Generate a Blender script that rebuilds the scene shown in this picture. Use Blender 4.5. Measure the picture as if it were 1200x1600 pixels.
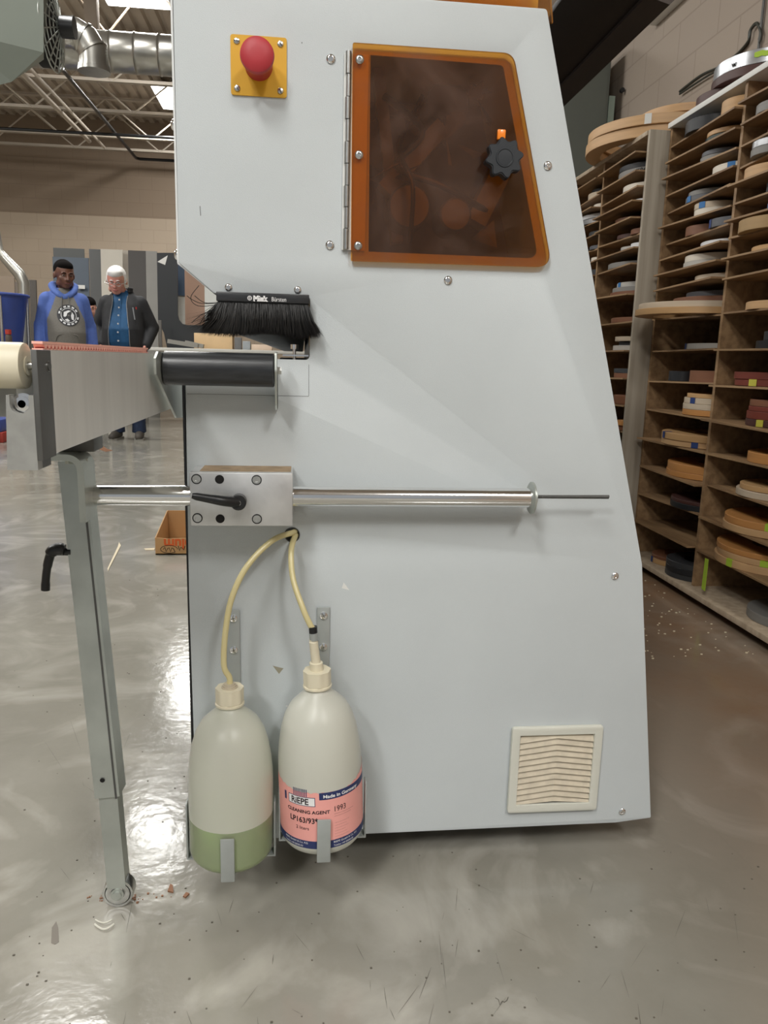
import bpy, bmesh, math, random
from mathutils import Vector, Matrix, Euler
from mathutils.bvhtree import BVHTree
random.seed(7)
for o in list(bpy.data.objects): bpy.data.objects.remove(o)
C = bpy.context.scene
COL = C.collection
PI = math.pi
# ------------------------------------------------------------------ camera
F, H = 1190.0, 0.88
_c = Vector((600.0, 800.0))
Yd = Vector((472-600, 559-800, F)).normalized()
Zd = -(Vector((444-600, 6950-800, F)).normalized())
Zd = (Zd - Yd*Zd.dot(Yd)).normalized()
Xd = Yd.cross(Zd)
if Xd.x < 0: Xd = -Xd
CAM = Vector((0, 0, H))
def ray(x, y):
    d = Vector((x-600, y-800, F))
    return Vector((Xd.dot(d), Yd.dot(d), Zd.dot(d)))
def PY(x, y, Y): d = ray(x, y); return CAM + d*(Y/d.y)
def PZ(x, y, Z): d = ray(x, y); return CAM + d*((Z-H)/d.z)
def PX(x, y, X): d = ray(x, y); return CAM + d*(X/d.x)
cd = bpy.data.cameras.new('camera'); cam = bpy.data.objects.new('camera', cd); COL.objects.link(cam)
cd.sensor_fit = 'VERTICAL'; cd.sensor_height = 36; cd.lens = 36*F/1600
cd.clip_start = .02; cd.clip_end = 60
# camera axes in world coordinates: right, up, back
r_ = Vector((Xd.x, Yd.x, Zd.x)); d_ = Vector((Xd.y, Yd.y, Zd.y)); f_ = Vector((Xd.z, Yd.z, Zd.z))
M = Matrix((r_, -d_, -f_)).transposed().to_4x4(); M.translation = CAM
cam.matrix_world = M
C.camera = cam
C.view_settings.view_transform = 'Standard'; C.view_settings.look = 'None'
C.view_settings.exposure = 0.0; C.view_settings.gamma = 1; C.view_settings.use_curve_mapping = False
w = bpy.data.worlds.new('world'); C.world = w; w.use_nodes = True
w.node_tree.nodes['Background'].inputs[0].default_value = (.92, .96, 1, 1)
w.node_tree.nodes['Background'].inputs[1].default_value = .34
LAMP_W = 62

# ------------------------------------------------------------------ materials
def srgb(h):
    if isinstance(h, str):
        h = [int(h[i:i+2], 16)/255 for i in (0, 2, 4)]
    return tuple((v/12.92 if v <= .04045 else ((v+.055)/1.055)**2.4) for v in h) + (1,)
def mat(name, col, rough=.5, metal=0, noise=0, nscale=20, bump=0, bscale=60, col2=None, stretch=None, spec=.5, coat=0):
    m = bpy.data.materials.new(name); m.use_nodes = True
    nt = m.node_tree; b = nt.nodes['Principled BSDF']
    c = srgb(col) if isinstance(col, str) else col
    b.inputs['Base Color'].default_value = c
    b.inputs['Roughness'].default_value = rough; b.inputs['Metallic'].default_value = metal
    b.inputs['Specular IOR Level'].default_value = spec
    if coat: b.inputs['Coat Weight'].default_value = coat; b.inputs['Coat Roughness'].default_value = .15
    tc = nt.nodes.new('ShaderNodeTexCoord'); mp = nt.nodes.new('ShaderNodeMapping')
    nt.links.new(tc.outputs['Object'], mp.inputs[0])
    if stretch: mp.inputs['Scale'].default_value = stretch
    if noise or col2:
        n = nt.nodes.new('ShaderNodeTexNoise'); n.inputs['Scale'].default_value = nscale; n.inputs['Detail'].default_value = 6
        nt.links.new(mp.outputs[0], n.inputs['Vector'])
        rp = nt.nodes.new('ShaderNodeValToRGB')
        c2 = srgb(col2) if col2 else tuple(max(0, v*(1-noise)) for v in c[:3]) + (1,)
        rp.color_ramp.elements[0].color = c2; rp.color_ramp.elements[1].color = c
        rp.color_ramp.elements[0].position = .35; rp.color_ramp.elements[1].position = .62
        nt.links.new(n.outputs['Fac'], rp.inputs[0]); nt.links.new(rp.outputs[0], b.inputs['Base Color'])
    if bump:
        n2 = nt.nodes.new('ShaderNodeTexNoise'); n2.inputs['Scale'].default_value = bscale; n2.inputs['Detail'].default_value = 4
        nt.links.new(mp.outputs[0], n2.inputs['Vector'])
        bp = nt.nodes.new('ShaderNodeBump'); bp.inputs['Strength'].default_value = bump; bp.inputs['Distance'].default_value = .002
        nt.links.new(n2.outputs['Fac'], bp.inputs['Height']); nt.links.new(bp.outputs[0], b.inputs['Normal'])
    return m
def emis(name, col, s):
    m = bpy.data.materials.new(name); m.use_nodes = True; b = m.node_tree.nodes['Principled BSDF']
    b.inputs['Base Color'].default_value = (0.8, .8, .8, 1)
    b.inputs['Emission Color'].default_value = col; b.inputs['Emission Strength'].default_value = s
    return m
MT = {}
MT['powder'] = mat('powder_grey', 'c3c9cb', .42, 0, .045, 5, .25, 900)
MT['powder_edge'] = mat('powder_edge', 'dadcdb', .4)
MT['steel'] = mat('steel', 'c9cac8', .28, 1, .15, 60)
MT['polished'] = mat('polished_steel', 'eeeeee', .14, 1, .08, 30, stretch=(.3, 8, 8))
MT['alu'] = mat('brushed_aluminium', 'dadad6', .42, .2, .12, 25, stretch=(1, 1, .08))
MT['alu_dark'] = mat('milled_aluminium', 'a0a09c', .5, .35, .15, 60)
MT['alu_light'] = mat('clamp_aluminium', 'd4d5d5', .4, .7, .16, 22, .15, 80)
MT['flank'] = mat('anodised_flank', '636361', .5, .6, .15, 30)
MT['zinc'] = mat('zinc_plate', 'bcc1bb', .38, .6, .18, 12)
MT['bracket'] = mat('painted_bracket', 'a9aeac', .45, .3, .08, 30)
MT['black'] = mat('black_plastic', '17181a', .38)
MT['blacksatin'] = mat('dark_roller_rubber', '2c2e31', .33, 0, .35, 40, .1, 60, stretch=(1, 6, 6))
MT['dark'] = mat('dark_interior', '0d0c0b', .8)
MT['bristle'] = mat('bristle', '121212', .4)
MT['cream'] = mat('cream_plastic', 'ddd5bd', .45, 0, .05, 12)
MT['pink'] = mat('belt_pink', 'ffc0b0', .55)
MT['red'] = mat('belt_red', 'a01812', .6)
MT['yellow'] = mat('yellow_plate', 'd9a520', .45, 0, .08, 12)
MT['button'] = mat('red_button', 'b23139', .5, 0, .1, 20)
MT['vent'] = mat('vent_plastic', 'cfcfc4', .5)
MT['slat'] = mat('vent_slat', 'cabfaa', .6, 0, .15, 60)
MT['white'] = mat('white_paint', 'dcdcd8', .5)
MT['wood'] = mat('birch_ply', '9c7e5b', .6, 0, 0, 6, col2='7f6346', stretch=(6, .6, 6))
MT['plyface'] = mat('ply_face', 'b3a28c', .6, 0, 0, 5, col2='a08f79', stretch=(8, 8, .5))
MT['cable'] = mat('dark_cable', '35372f', .5)
MT['tube'] = mat('clear_yellow_tube', 'd3c795', .3, spec=.6)
MT['navy'] = mat('label_navy', '24305f', .5)
MT['ink'] = mat('label_ink', '2a1d22', .6)
MT['whiteink'] = mat('white_ink', 'e8e8e8', .6)
MT['lblpink'] = mat('label_pink', 'eda69e', .5, 0, .03, 20)

def floor_mat():
    m = bpy.data.materials.new('epoxy_floor'); m.use_nodes = True
    nt = m.node_tree; b = nt.nodes['Principled BSDF']; L = nt.links
    tc = nt.nodes.new('ShaderNodeTexCoord')
    n = nt.nodes.new('ShaderNodeTexNoise'); n.inputs['Scale'].default_value = 1.6; n.inputs['Detail'].default_value = 9; n.inputs['Roughness'].default_value = .62
    L.new(tc.outputs['Object'], n.inputs['Vector'])
    rp = nt.nodes.new('ShaderNodeValToRGB')
    rp.color_ramp.elements[0].color = srgb('827f75'); rp.color_ramp.elements[0].position = .3
    rp.color_ramp.elements[1].color = srgb('99968d'); rp.color_ramp.elements[1].position = .68
    L.new(n.outputs['Fac'], rp.inputs[0])
    # pale wear streaks farther down the hall
    mp = nt.nodes.new('ShaderNodeMapping'); mp.inputs['Scale'].default_value = (1, 1, 1); mp.inputs['Rotation'].default_value = (0, 0, .5)
    L.new(tc.outputs['Object'], mp.inputs[0])
    n3 = nt.nodes.new('ShaderNodeTexNoise'); n3.inputs['Scale'].default_value = 2.6; n3.inputs['Detail'].default_value = 8; n3.inputs['Distortion'].default_value = 2.2
    L.new(mp.outputs[0], n3.inputs['Vector'])
    r3 = nt.nodes.new('ShaderNodeValToRGB'); r3.color_ramp.elements[0].position = .5; r3.color_ramp.elements[1].position = .7
    r3.color_ramp.elements[1].color = (.55, .55, .55, 1)
    L.new(n3.outputs['Fac'], r3.inputs[0])
    mx = nt.nodes.new('ShaderNodeMix'); mx.data_type = 'RGBA'
    L.new(r3.outputs[0], mx.inputs[0]); L.new(rp.outputs[0], mx.inputs[6]); mx.inputs[7].default_value = srgb('bab7ae')
    # wood dust in front of the rack, plus the rack's brown reflection painted in
    sp = nt.nodes.new('ShaderNodeSeparateXYZ'); L.new(tc.outputs['Object'], sp.inputs[0])
    mr = nt.nodes.new('ShaderNodeMapRange'); mr.inputs[1].default_value = .55; mr.inputs[2].default_value = 1.30
    L.new(sp.outputs['X'], mr.inputs[0])
    ml = nt.nodes.new('ShaderNodeMath'); ml.operation = 'MULTIPLY'; ml.use_clamp = True; m9 = nt.nodes.new('ShaderNodeMath'); m9.operation = 'MULTIPLY'; m9.inputs[1].default_value = 1.6; L.new(n.outputs['Fac'], m9.inputs[0]); L.new(mr.outputs[0], ml.inputs[0]); L.new(m9.outputs[0], ml.inputs[1])
    m2 = nt.nodes.new('ShaderNodeMix'); m2.data_type = 'RGBA'
    L.new(ml.outputs[0], m2.inputs[0]); L.new(mx.outputs[2], m2.inputs[6]); m2.inputs[7].default_value = srgb('7d5f45')
    # thin dark scratches
    vo = nt.nodes.new('ShaderNodeTexVoronoi'); vo.feature = 'DISTANCE_TO_EDGE'; vo.inputs['Scale'].default_value = 1.1
    nd = nt.nodes.new('ShaderNodeMapping'); nd.inputs['Scale'].default_value = (1, .35, 1); L.new(tc.outputs['Object'], nd.inputs[0]); L.new(nd.outputs[0], vo.inputs['Vector'])
    cr = nt.nodes.new('ShaderNodeValToRGB'); cr.color_ramp.elements[0].position = 0; cr.color_ramp.elements[0].color = (.05, .05, .05, 1); cr.color_ramp.elements[1].position = .0022; cr.color_ramp.elements[1].color = (0, 0, 0, 1)
    L.new(vo.outputs['Distance'], cr.inputs[0])
    m4 = nt.nodes.new('ShaderNodeMix'); m4.data_type = 'RGBA'
    L.new(cr.outputs[0], m4.inputs[0]); L.new(m2.outputs[2], m4.inputs[6]); m4.inputs[7].default_value = srgb('5a554c')
    L.new(m4.outputs[2], b.inputs['Base Color'])
    n4 = nt.nodes.new('ShaderNodeTexNoise'); n4.inputs['Scale'].default_value = 9; n4.inputs['Detail'].default_value = 5
    L.new(tc.outputs['Object'], n4.inputs['Vector'])
    rr = nt.nodes.new('ShaderNodeMapRange'); rr.inputs[3].default_value = .06; rr.inputs[4].default_value = .22
    L.new(n4.outputs['Fac'], rr.inputs[0]); L.new(rr.outputs[0], b.inputs['Roughness'])
    n5 = nt.nodes.new('ShaderNodeTexNoise'); n5.inputs['Scale'].default_value = 38; n5.inputs['Detail'].default_value = 6
    L.new(tc.outputs['Object'], n5.inputs['Vector'])
    bp = nt.nodes.new('ShaderNodeBump'); bp.inputs['Strength'].default_value = .35; bp.inputs['Distance'].default_value = .0016
    L.new(n5.outputs['Fac'], bp.inputs['Height']); L.new(bp.outputs[0], b.inputs['Normal'])
    b.inputs['Specular IOR Level'].default_value = .55
    return m
MT['floor'] = floor_mat()
def block_mat(name, c1, c2, mortar, axis='XZ', bw=.4, bh=.203, str_=.25):
    m = bpy.data.materials.new(name); m.use_nodes = True
    nt = m.node_tree; b = nt.nodes['Principled BSDF']; L = nt.links
    tc = nt.nodes.new('ShaderNodeTexCoord'); s = nt.nodes.new('ShaderNodeSeparateXYZ'); cb = nt.nodes.new('ShaderNodeCombineXYZ')
    L.new(tc.outputs['Object'], s.inputs[0]); L.new(s.outputs[axis[0]], cb.inputs[0]); L.new(s.outputs[axis[1]], cb.inputs[1])
    br = nt.nodes.new('ShaderNodeTexBrick'); L.new(cb.outputs[0], br.inputs['Vector'])
    br.inputs['Scale'].default_value = 1; br.inputs['Brick Width'].default_value = bw; br.inputs['Row Height'].default_value = bh
    br.inputs['Mortar Size'].default_value = .005; br.inputs['Mortar Smooth'].default_value = .4
    br.inputs['Color1'].default_value = srgb(c1); br.inputs['Color2'].default_value = srgb(c2); br.inputs['Mortar'].default_value = srgb(mortar)
    L.new(br.outputs['Color'], b.inputs['Base Color']); b.inputs['Roughness'].default_value = .75
    n = nt.nodes.new('ShaderNodeTexNoise'); n.inputs['Scale'].default_value = 60; L.new(tc.outputs['Object'], n.inputs['Vector'])
    ad = nt.nodes.new('ShaderNodeMath'); ad.operation = 'MULTIPLY_ADD'; L.new(br.outputs['Fac'], ad.inputs[0]); ad.inputs[1].default_value = -1; L.new(n.outputs['Fac'], ad.inputs[2])
    bp = nt.nodes.new('ShaderNodeBump'); bp.inputs['Strength'].default_value = str_; bp.inputs['Distance'].default_value = .004
    L.new(ad.outputs[0], bp.inputs['Height']); L.new(bp.outputs[0], b.inputs['Normal'])
    return m
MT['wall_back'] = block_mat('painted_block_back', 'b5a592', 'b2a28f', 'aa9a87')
MT['wall_upper'] = block_mat('block_wall_upper', '8f7e6c', '8d7c6a', '867564')  # darker tone for the upper part of the far wall
MT['wall_right'] = block_mat('painted_block_right', 'a39689', 'a19488', '94877b', 'YZ')
def mixtrans(name, col, fac, rough=.05, gcol=(1, 1, 1, 1), extra=None):
    """tinted clear sheet: light passes through tinted, plus a mirror-like coat and a little haze"""
    m = bpy.data.materials.new(name); m.use_nodes = True
    nt = m.node_tree; L = nt.links
    for n in list(nt.nodes): nt.nodes.remove(n)
    out = nt.nodes.new('ShaderNodeOutputMaterial')
    t = nt.nodes.new('ShaderNodeBsdfTransparent'); t.inputs[0].default_value = col
    d = nt.nodes.new('ShaderNodeBsdfDiffuse'); d.inputs[0].default_value = extra or col
    g = nt.nodes.new('ShaderNodeBsdfGlossy'); g.inputs['Roughness'].default_value = rough
    a = nt.nodes.new('ShaderNodeMixShader'); a.inputs[0].default_value = fac
    L.new(t.outputs[0], a.inputs[1]); L.new(d.outputs[0], a.inputs[2])
    fr = nt.nodes.new('ShaderNodeFresnel'); fr.inputs[0].default_value = 1.49
    z = nt.nodes.new('ShaderNodeMixShader'); L.new(fr.outputs[0], z.inputs[0]); L.new(a.outputs[0], z.inputs[1]); L.new(g.outputs[0], z.inputs[2])
    L.new(z.outputs[0], out.inputs[0])
    return m, nt, d, a
MT['amber'], _nt, _d, _a = mixtrans('amber_acrylic', (1, .69, .25, 1), .025, .06, extra=(.45, .16, .06, 1))
# dusty wipe marks on the amber sheet
d2 = _nt.nodes.new('ShaderNodeBsdfDiffuse'); d2.inputs[0].default_value = (.36, .25, .21, 1)
tcw = _nt.nodes.new('ShaderNodeTexCoord'); nw = _nt.nodes.new('ShaderNodeTexNoise'); nw.inputs['Scale'].default_value = 7; nw.inputs['Detail'].default_value = 5; nw.inputs['Distortion'].default_value = 1.5
_nt.links.new(tcw.outputs['Object'], nw.inputs['Vector'])
rw = _nt.nodes.new('ShaderNodeMapRange'); rw.inputs[1].default_value = .42; rw.inputs[2].default_value = .72; rw.inputs[3].default_value = .01; rw.inputs[4].default_value = .15
_nt.links.new(nw.outputs['Fac'], rw.inputs[0])
_m = _nt.nodes.new('ShaderNodeMixShader'); _nt.links.new(rw.outputs[0], _m.inputs[0])
_z = [n for n in _nt.nodes if n.type == 'MIX_SHADER' and n.inputs[0].is_linked and n is not _m][0]
_nt.links.new(_a.outputs[0], _m.inputs[1]); _nt.links.new(d2.outputs[0], _m.inputs[2]); _nt.links.new(_m.outputs[0], _z.inputs[1])
MT['hdpe'], _nt, _d, _a = mixtrans('milky_bottle', (1, 1, .97, 1), .92, .35, extra=srgb('ecece0'))
tr = _nt.nodes.new('ShaderNodeBsdfTranslucent'); tr.inputs[0].default_value = srgb('f4f4ea')
mx_ = _nt.nodes.new('ShaderNodeMixShader'); mx_.inputs[0].default_value = .35
_nt.links.new(_d.outputs[0], mx_.inputs[1]); _nt.links.new(tr.outputs[0], mx_.inputs[2]); _nt.links.new(mx_.outputs[0], _a.inputs[2])
MT['hdpe_wet'], _nt2, _d2, _a2 = mixtrans('wetted_bottle_wall', (1, 1, .98, 1), .30, .35, extra=srgb('e4e6cc'))
MT['liquid'] = mat('green_liquid', 'b0e070', .3)
MT['milk'] = mat('bottle_fill', 'd4d2be', .5)

# ------------------------------------------------------------------ mesh helper
class MB:
    def __init__(s): s.bm = bmesh.new()
    def _add(s, geom_fn, M=None):
        pass
    def box(s, a, b, M=None):
        a = Vector(a); b = Vector(b)
        r = bmesh.ops.create_cube(s.bm, size=1)
        for v in r['verts']:
            v.co = Vector(((v.co.x+.5)*(b.x-a.x)+a.x, (v.co.y+.5)*(b.y-a.y)+a.y, (v.co.z+.5)*(b.z-a.z)+a.z))
            if M: v.co = M @ v.co
        return s
    def bbox(s, a, b, r=.002, seg=2, M=None):
        t = bmesh.new(); bmesh.ops.create_cube(t, size=1); a = Vector(a); b = Vector(b)
        for v in t.verts: v.co = Vector(((v.co.x+.5)*(b.x-a.x)+a.x, (v.co.y+.5)*(b.y-a.y)+a.y, (v.co.z+.5)*(b.z-a.z)+a.z))
        bmesh.ops.bevel(t, geom=t.edges[:], offset=r, segments=seg, affect='EDGES', profile=.5)
        return s.merge(t, M)
    def merge(s, t, M=None):
        me = bpy.data.meshes.new('t'); t.to_mesh(me); t.free()
        if M: me.transform(M)
        s.bm.from_mesh(me); bpy.data.meshes.remove(me); return s
    def bar(s, p0, p1, w, d, up=(0, 1, 0)):
        """rectangular bar p0->p1, w across, d along 'up'"""
        p0 = Vector(p0); p1 = Vector(p1); z = (p1-p0); L = z.length; z.normalize()
        u = Vector(up); u = (u - z*u.dot(z)).normalized(); x = u.cross(z)
        vs = []
        for t in (0, L):
            for a, b in ((-1, -1), (1, -1), (1, 1), (-1, 1)):
                vs.append(s.bm.verts.new(p0 + z*t + x*a*w/2 + u*b*d/2))
        for f in ((3, 2, 1, 0), (4, 5, 6, 7), (0, 1, 5, 4), (1, 2, 6, 5), (2, 3, 7, 6), (3, 0, 4, 7)):
            s.bm.faces.new([vs[i] for i in f])
        return s
    def prism(s, pts, axis, a, b, r=0):
        """polygon pts in the plane normal to axis, from a to b"""
        def mk(p, t):
            return {'X': (t, p[0], p[1]), 'Y': (p[0], t, p[1]), 'Z': (p[0], p[1], t)}[axis]
        t = bmesh.new()
        A = [t.verts.new(mk(p, a)) for p in pts]; B = [t.verts.new(mk(p, b)) for p in pts]
        n = len(pts)
        t.faces.new(A); t.faces.new(B[::-1])
        for i in range(n): t.faces.new((A[i], B[i], B[(i+1) % n], A[(i+1) % n]))
        bmesh.ops.recalc_face_normals(t, faces=t.faces)
        if r: bmesh.ops.bevel(t, geom=[e for e in t.edges], offset=r, segments=2, affect='EDGES')
        return s.merge(t)
    def cyl(s, p0, p1, r0, r1=None, n=24, cap=True, bev=0):
        r1 = r0 if r1 is None else r1
        p0 = Vector(p0); p1 = Vector(p1)
        prof = [(0, r0), (1, r1)]
        L = (p1-p0).length
        if bev: prof = [(0, r0-bev), (bev/L, r0), (1-bev/L, r1), (1, r1-bev)]
        return s.lathe([(q[1], q[0]*L) for q in prof], p0, p1-p0, n, cap)
    def lathe(s, prof, origin=(0, 0, 0), axis=(0, 0, 1), n=32, cap=True):
        o = Vector(origin); z = Vector(axis).normalized()
        u = Vector((0, 0, 1)) if abs(z.z) < .9 else Vector((1, 0, 0))
        x = u.cross(z).normalized(); y = z.cross(x)
        rings = []
        for r, h in prof:
            if r < 1e-6: rings.append([s.bm.verts.new(o+z*h)])
            else: rings.append([s.bm.verts.new(o+z*h+x*r*math.cos(2*PI*i/n)+y*r*math.sin(2*PI*i/n)) for i in range(n)])
        for A, B in zip(rings, rings[1:]):
            for i in range(n):
                j = (i+1) % n
                if len(A) == 1 and len(B) == 1: continue
                if len(A) == 1: f = (A[0], B[j], B[i])
                elif len(B) == 1: f = (A[i], A[j], B[0])
                else: f = (A[i], A[j], B[j], B[i])
                s.bm.faces.new(f)
        if cap:
            if len(rings[0]) > 2: s.bm.faces.new(rings[0][::-1])
            if len(rings[-1]) > 2: s.bm.faces.new(rings[-1])
        return s
    def tube(s, pts, r, n=10, smoothn=0, cap=True):
        P = [Vector(p) for p in pts]
        if smoothn:
            Q = []
            for i in range(len(P)-1):
                a = P[max(i-1, 0)]; b = P[i]; c = P[i+1]; d = P[min(i+2, len(P)-1)]
                for k in range(smoothn):
                    t = k/smoothn
                    Q.append(.5*((2*b)+(-a+c)*t+(2*a-5*b+4*c-d)*t*t+(-a+3*b-3*c+d)*t**3))
            P = Q+[P[-1]]
        N = len(P); R = r if isinstance(r, (list, tuple)) else [r]*N
        if len(R) != N: R = [R[min(len(R)-1, int(i*(len(R)-1)/(N-1)+.5))] for i in range(N)]
        prev = None; rings = []
        for i in range(N):
            t = (P[min(i+1, N-1)]-P[max(i-1, 0)]).normalized()
            if prev is None:
                u = Vector((0, 0, 1)) if abs(t.z) < .9 else Vector((1, 0, 0)); x = u.cross(t).normalized()
            else:
                x = (prev - t*prev.dot(t)).normalized()
            prev = x; y = t.cross(x)
            rings.append([s.bm.verts.new(P[i]+x*R[i]*math.cos(2*PI*k/n)+y*R[i]*math.sin(2*PI*k/n)) for k in range(n)])
        for A, B in zip(rings, rings[1:]):
            for k in range(n): s.bm.faces.new((A[k], A[(k+1) % n], B[(k+1) % n], B[k]))
        if cap: s.bm.faces.new(rings[0][::-1]); s.bm.faces.new(rings[-1])
        return s
    def ell(s, c, r, rot=None, n=2):
        t = bmesh.new(); bmesh.ops.create_icosphere(t, subdivisions=n, radius=1)
        Mx = Matrix.Translation(Vector(c)) @ (Euler(rot).to_matrix().to_4x4() if rot else Matrix()) @ Matrix.Diagonal((*r, 1))
        return s.merge(t, Mx)
    def cap(s, p0, r0, p1, r1, n=14, sx=1):
        """tapered capsule"""
        p0 = Vector(p0); p1 = Vector(p1); L = (p1-p0).length
        prof = [(r0*math.sin(a), -r0*math.cos(a)) for a in (0, .4, .8, 1.2, 1.5708)]
        prof += [(r1*math.cos(a), L+r1*math.sin(a)) for a in (0, .4, .8, 1.2, 1.5708)]
        prof[0] = (0, prof[0][1]); prof[-1] = (0, prof[-1][1])
        return s.lathe(prof, p0, p1-p0, n, False)
    def loft(s, secs, n=28):
        """secs: (cx, cy, z, rx, ry) elliptical sections, closed"""
        rings = [[s.bm.verts.new((cx+rx*math.cos(2*PI*k/n), cy+ry*math.sin(2*PI*k/n), z)) for k in range(n)] for cx, cy, z, rx, ry in secs]
        for A, B in zip(rings, rings[1:]):
            for k in range(n): s.bm.faces.new((A[k], A[(k+1) % n], B[(k+1) % n], B[k]))
        s.bm.faces.new(rings[0][::-1]); s.bm.faces.new(rings[-1])
        return s
    def mesh(s, name, smooth=35):
        bmesh.ops.recalc_face_normals(s.bm, faces=s.bm.faces)
        me = bpy.data.meshes.new(name); s.bm.to_mesh(me); s.bm.free()
        if smooth is not None:
            for p in me.polygons: p.use_smooth = True
            try: me.set_sharp_from_angle(angle=math.radians(smooth))
            except Exception: pass
        return me
def wpos(o):
    p = Vector((0, 0, 0))
    while o: p += Vector(o.location); o = o.parent
    return p
def part(name, mb, m, parent, local=False, label=None, smooth=35, kind=None):
    me = mb.mesh(name, smooth) if isinstance(mb, MB) else mb
    if not local: me.transform(Matrix.Translation(-wpos(parent)))
    
    for q in (m if isinstance(m, (list, tuple)) else [m]): me.materials.append(MT[q] if isinstance(q, str) else q)
    o = bpy.data.objects.new(name, me); COL.objects.link(o); o.parent = parent
    if label: o['label'] = label
    if kind: o['kind'] = kind
    return o
def thing(name, label, cat, loc=(0, 0, 0), group=None, rot=0):
    o = bpy.data.objects.new(name, None); COL.objects.link(o); o.location = loc; o.rotation_euler = (0, 0, rot)
    o.empty_display_size = .05
    o['label'] = label; o['category'] = cat
    if group: o['group'] = group
    return o
def solo(name, mb, m, label, cat, group=None, kind=None, smooth=35):
    me = mb.mesh(name, smooth)
    xs = [v.co for v in me.vertices]
    c = Vector(((min(v.x for v in xs)+max(v.x for v in xs))/2, (min(v.y for v in xs)+max(v.y for v in xs))/2, min(v.z for v in xs)))
    me.transform(Matrix.Translation(-c))
    for q in (m if isinstance(m, (list, tuple)) else [m]): me.materials.append(MT[q] if isinstance(q, str) else q)
    o = bpy.data.objects.new(name, me); COL.objects.link(o); o.location = c
    o['label'] = label; o['category'] = cat
    if group: o['group'] = group
    if kind: o['kind'] = kind
    return o
def struct(name, mb, m, label=None, smooth=35):
    me = mb.mesh(name, smooth); me.materials.append(MT[m] if isinstance(m, str) else m)
    o = bpy.data.objects.new(name, me); COL.objects.link(o); o['kind'] = 'structure'
    o['label'] = label or name.replace('_', ' ')
    o['category'] = name.split('_')[0]
    return o
def copy_tree(o, parent=None):
    c = o.copy(); COL.objects.link(c); c.parent = parent
    for ch in [q for q in bpy.data.objects if q.parent == o]: copy_tree(ch, c)
    return c
def text_verts(s, size, bold=0, align='LEFT'):
    cu = bpy.data.curves.new('t', 'FONT'); cu.body = s; cu.size = size; cu.offset = bold; cu.align_x = align
    cu.resolution_u = 3
    o = bpy.data.objects.new('t', cu); COL.objects.link(o)
    dg = bpy.context.evaluated_depsgraph_get(); dg.update()
    me = bpy.data.meshes.new_from_object(o.evaluated_get(dg))
    bpy.data.objects.remove(o); bpy.data.curves.remove(cu)
    return me
def add_text(mb, s, size, fn, bold=0, align='LEFT', sx=1):
    me = text_verts(s, size, bold, align)
    for v in me.vertices: v.co = fn(v.co.x*sx, v.co.y)
    mb.bm.from_mesh(me); bpy.data.meshes.remove(me)

# ------------------------------------------------------------------ setting
struct('floor', MB().box((-9, -6, -.1), (1.95, 13.3, 0)), 'floor', 'glossy grey epoxy floor')
struct('wall_back', MB().box((-9, 13.3, 0), (2.15, 13.5, 3.02)), 'wall_back', 'beige painted block wall at the far end')
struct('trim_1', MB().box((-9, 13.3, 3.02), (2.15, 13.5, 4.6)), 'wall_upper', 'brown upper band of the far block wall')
struct('wall_right', MB().box((1.95, -6, 0), (2.15, 13.3, 4.6)), 'wall_right', 'painted block wall behind the racks')
struct('wall_left', MB().box((-9.2, -6, 0), (-9, 13.5, 4.6)), 'wall_back', 'block wall on the far left')
mb = MB(); prof = []
x = -9.0
while x < 2.1: prof += [(x, 4.45), (x+.075, 4.45), (x+.095, 4.49), (x+.13, 4.49)]; x += .15
prof += [(2.15, 4.49), (2.15, 4.55), (-9, 4.55)]
mb.prism(prof, 'Y', -6, 13.5)
MT['deck'] = mat('roof_deck', 'b5a99a', .7, 0, .08, 3)
struct('ceiling', mb, 'deck', 'ribbed painted steel roof deck')

# ceiling lamps of the hall, and two unseen ones added for brightness
lampm = emis('lamp_diffuser', (1, .99, .96, 1), 9)
def lamp(x, y, z, lx, ly, power, label, drop=.3):
    t = thing('ceiling_light', label, 'ceiling light', (x, y, z), 'fluorescent ceiling lights')
    part('housing', MB().bbox((x-lx/2-.02, y-ly/2-.02, z+.01), (x+lx/2+.02, y+ly/2+.02, z+.07), .01), 'white', t)
    part('diffuser', MB().box((x-lx/2, y-ly/2, z), (x+lx/2, y+ly/2, z+.01)), lampm, t)
    h = MB()
    for sy in (-1, 1): h.cyl((x, y+sy*ly*.35, z+.07), (x, y+sy*ly*.35, 4.47), .004, n=6)
    part('hanger', h, 'steel', t)
    ld = bpy.data.lights.new('tube_light', 'AREA'); ld.shape = 'RECTANGLE'; ld.size = lx; ld.size_y = ly; ld.energy = power; ld.color = (1, .99, .955)
    lo = bpy.data.objects.new('tube_light', ld); COL.objects.link(lo); lo.parent = t; lo.location = (0, 0, -.012)
lamp(-1.62, 8.0, 4.25, .6, 1.25, LAMP_W*1.2, 'white panel light cut by the top edge of the picture, left of the machine')
lamp(-1.72, 11.4, 4.25, .45, .9, LAMP_W, 'small bright ceiling light beside the left edge of the machine panel')
lamp(-1.6, 4.4, 4.25, .6, 1.25, LAMP_W*1.0, 'panel light over the aisle in front of the two men')
lamp(-1.1, -1.3, 4.25, .6, 1.25, LAMP_W*1.2, 'panel light behind the viewer, nearest the machine')
lamp(-4.6, 3.0, 4.25, .6, 1.25, LAMP_W*2.2, 'panel light over the open floor left of the conveyor')
lamp(-4.9, 8.0, 4.25, .6, 1.25, LAMP_W*1.8, 'panel light over the open floor near the far wall')
lamp(-5.6, 5.6, 4.25, .6, 1.25, LAMP_W*1.3, 'panel light over the middle of the hall, left side')
lamp(-2.3, -3.3, 4.25, .6, 1.25, LAMP_W*2.2, 'unseen panel light added behind and to the left of the viewer')  # unseen lamp added to brighten the machine's end panel
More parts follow.
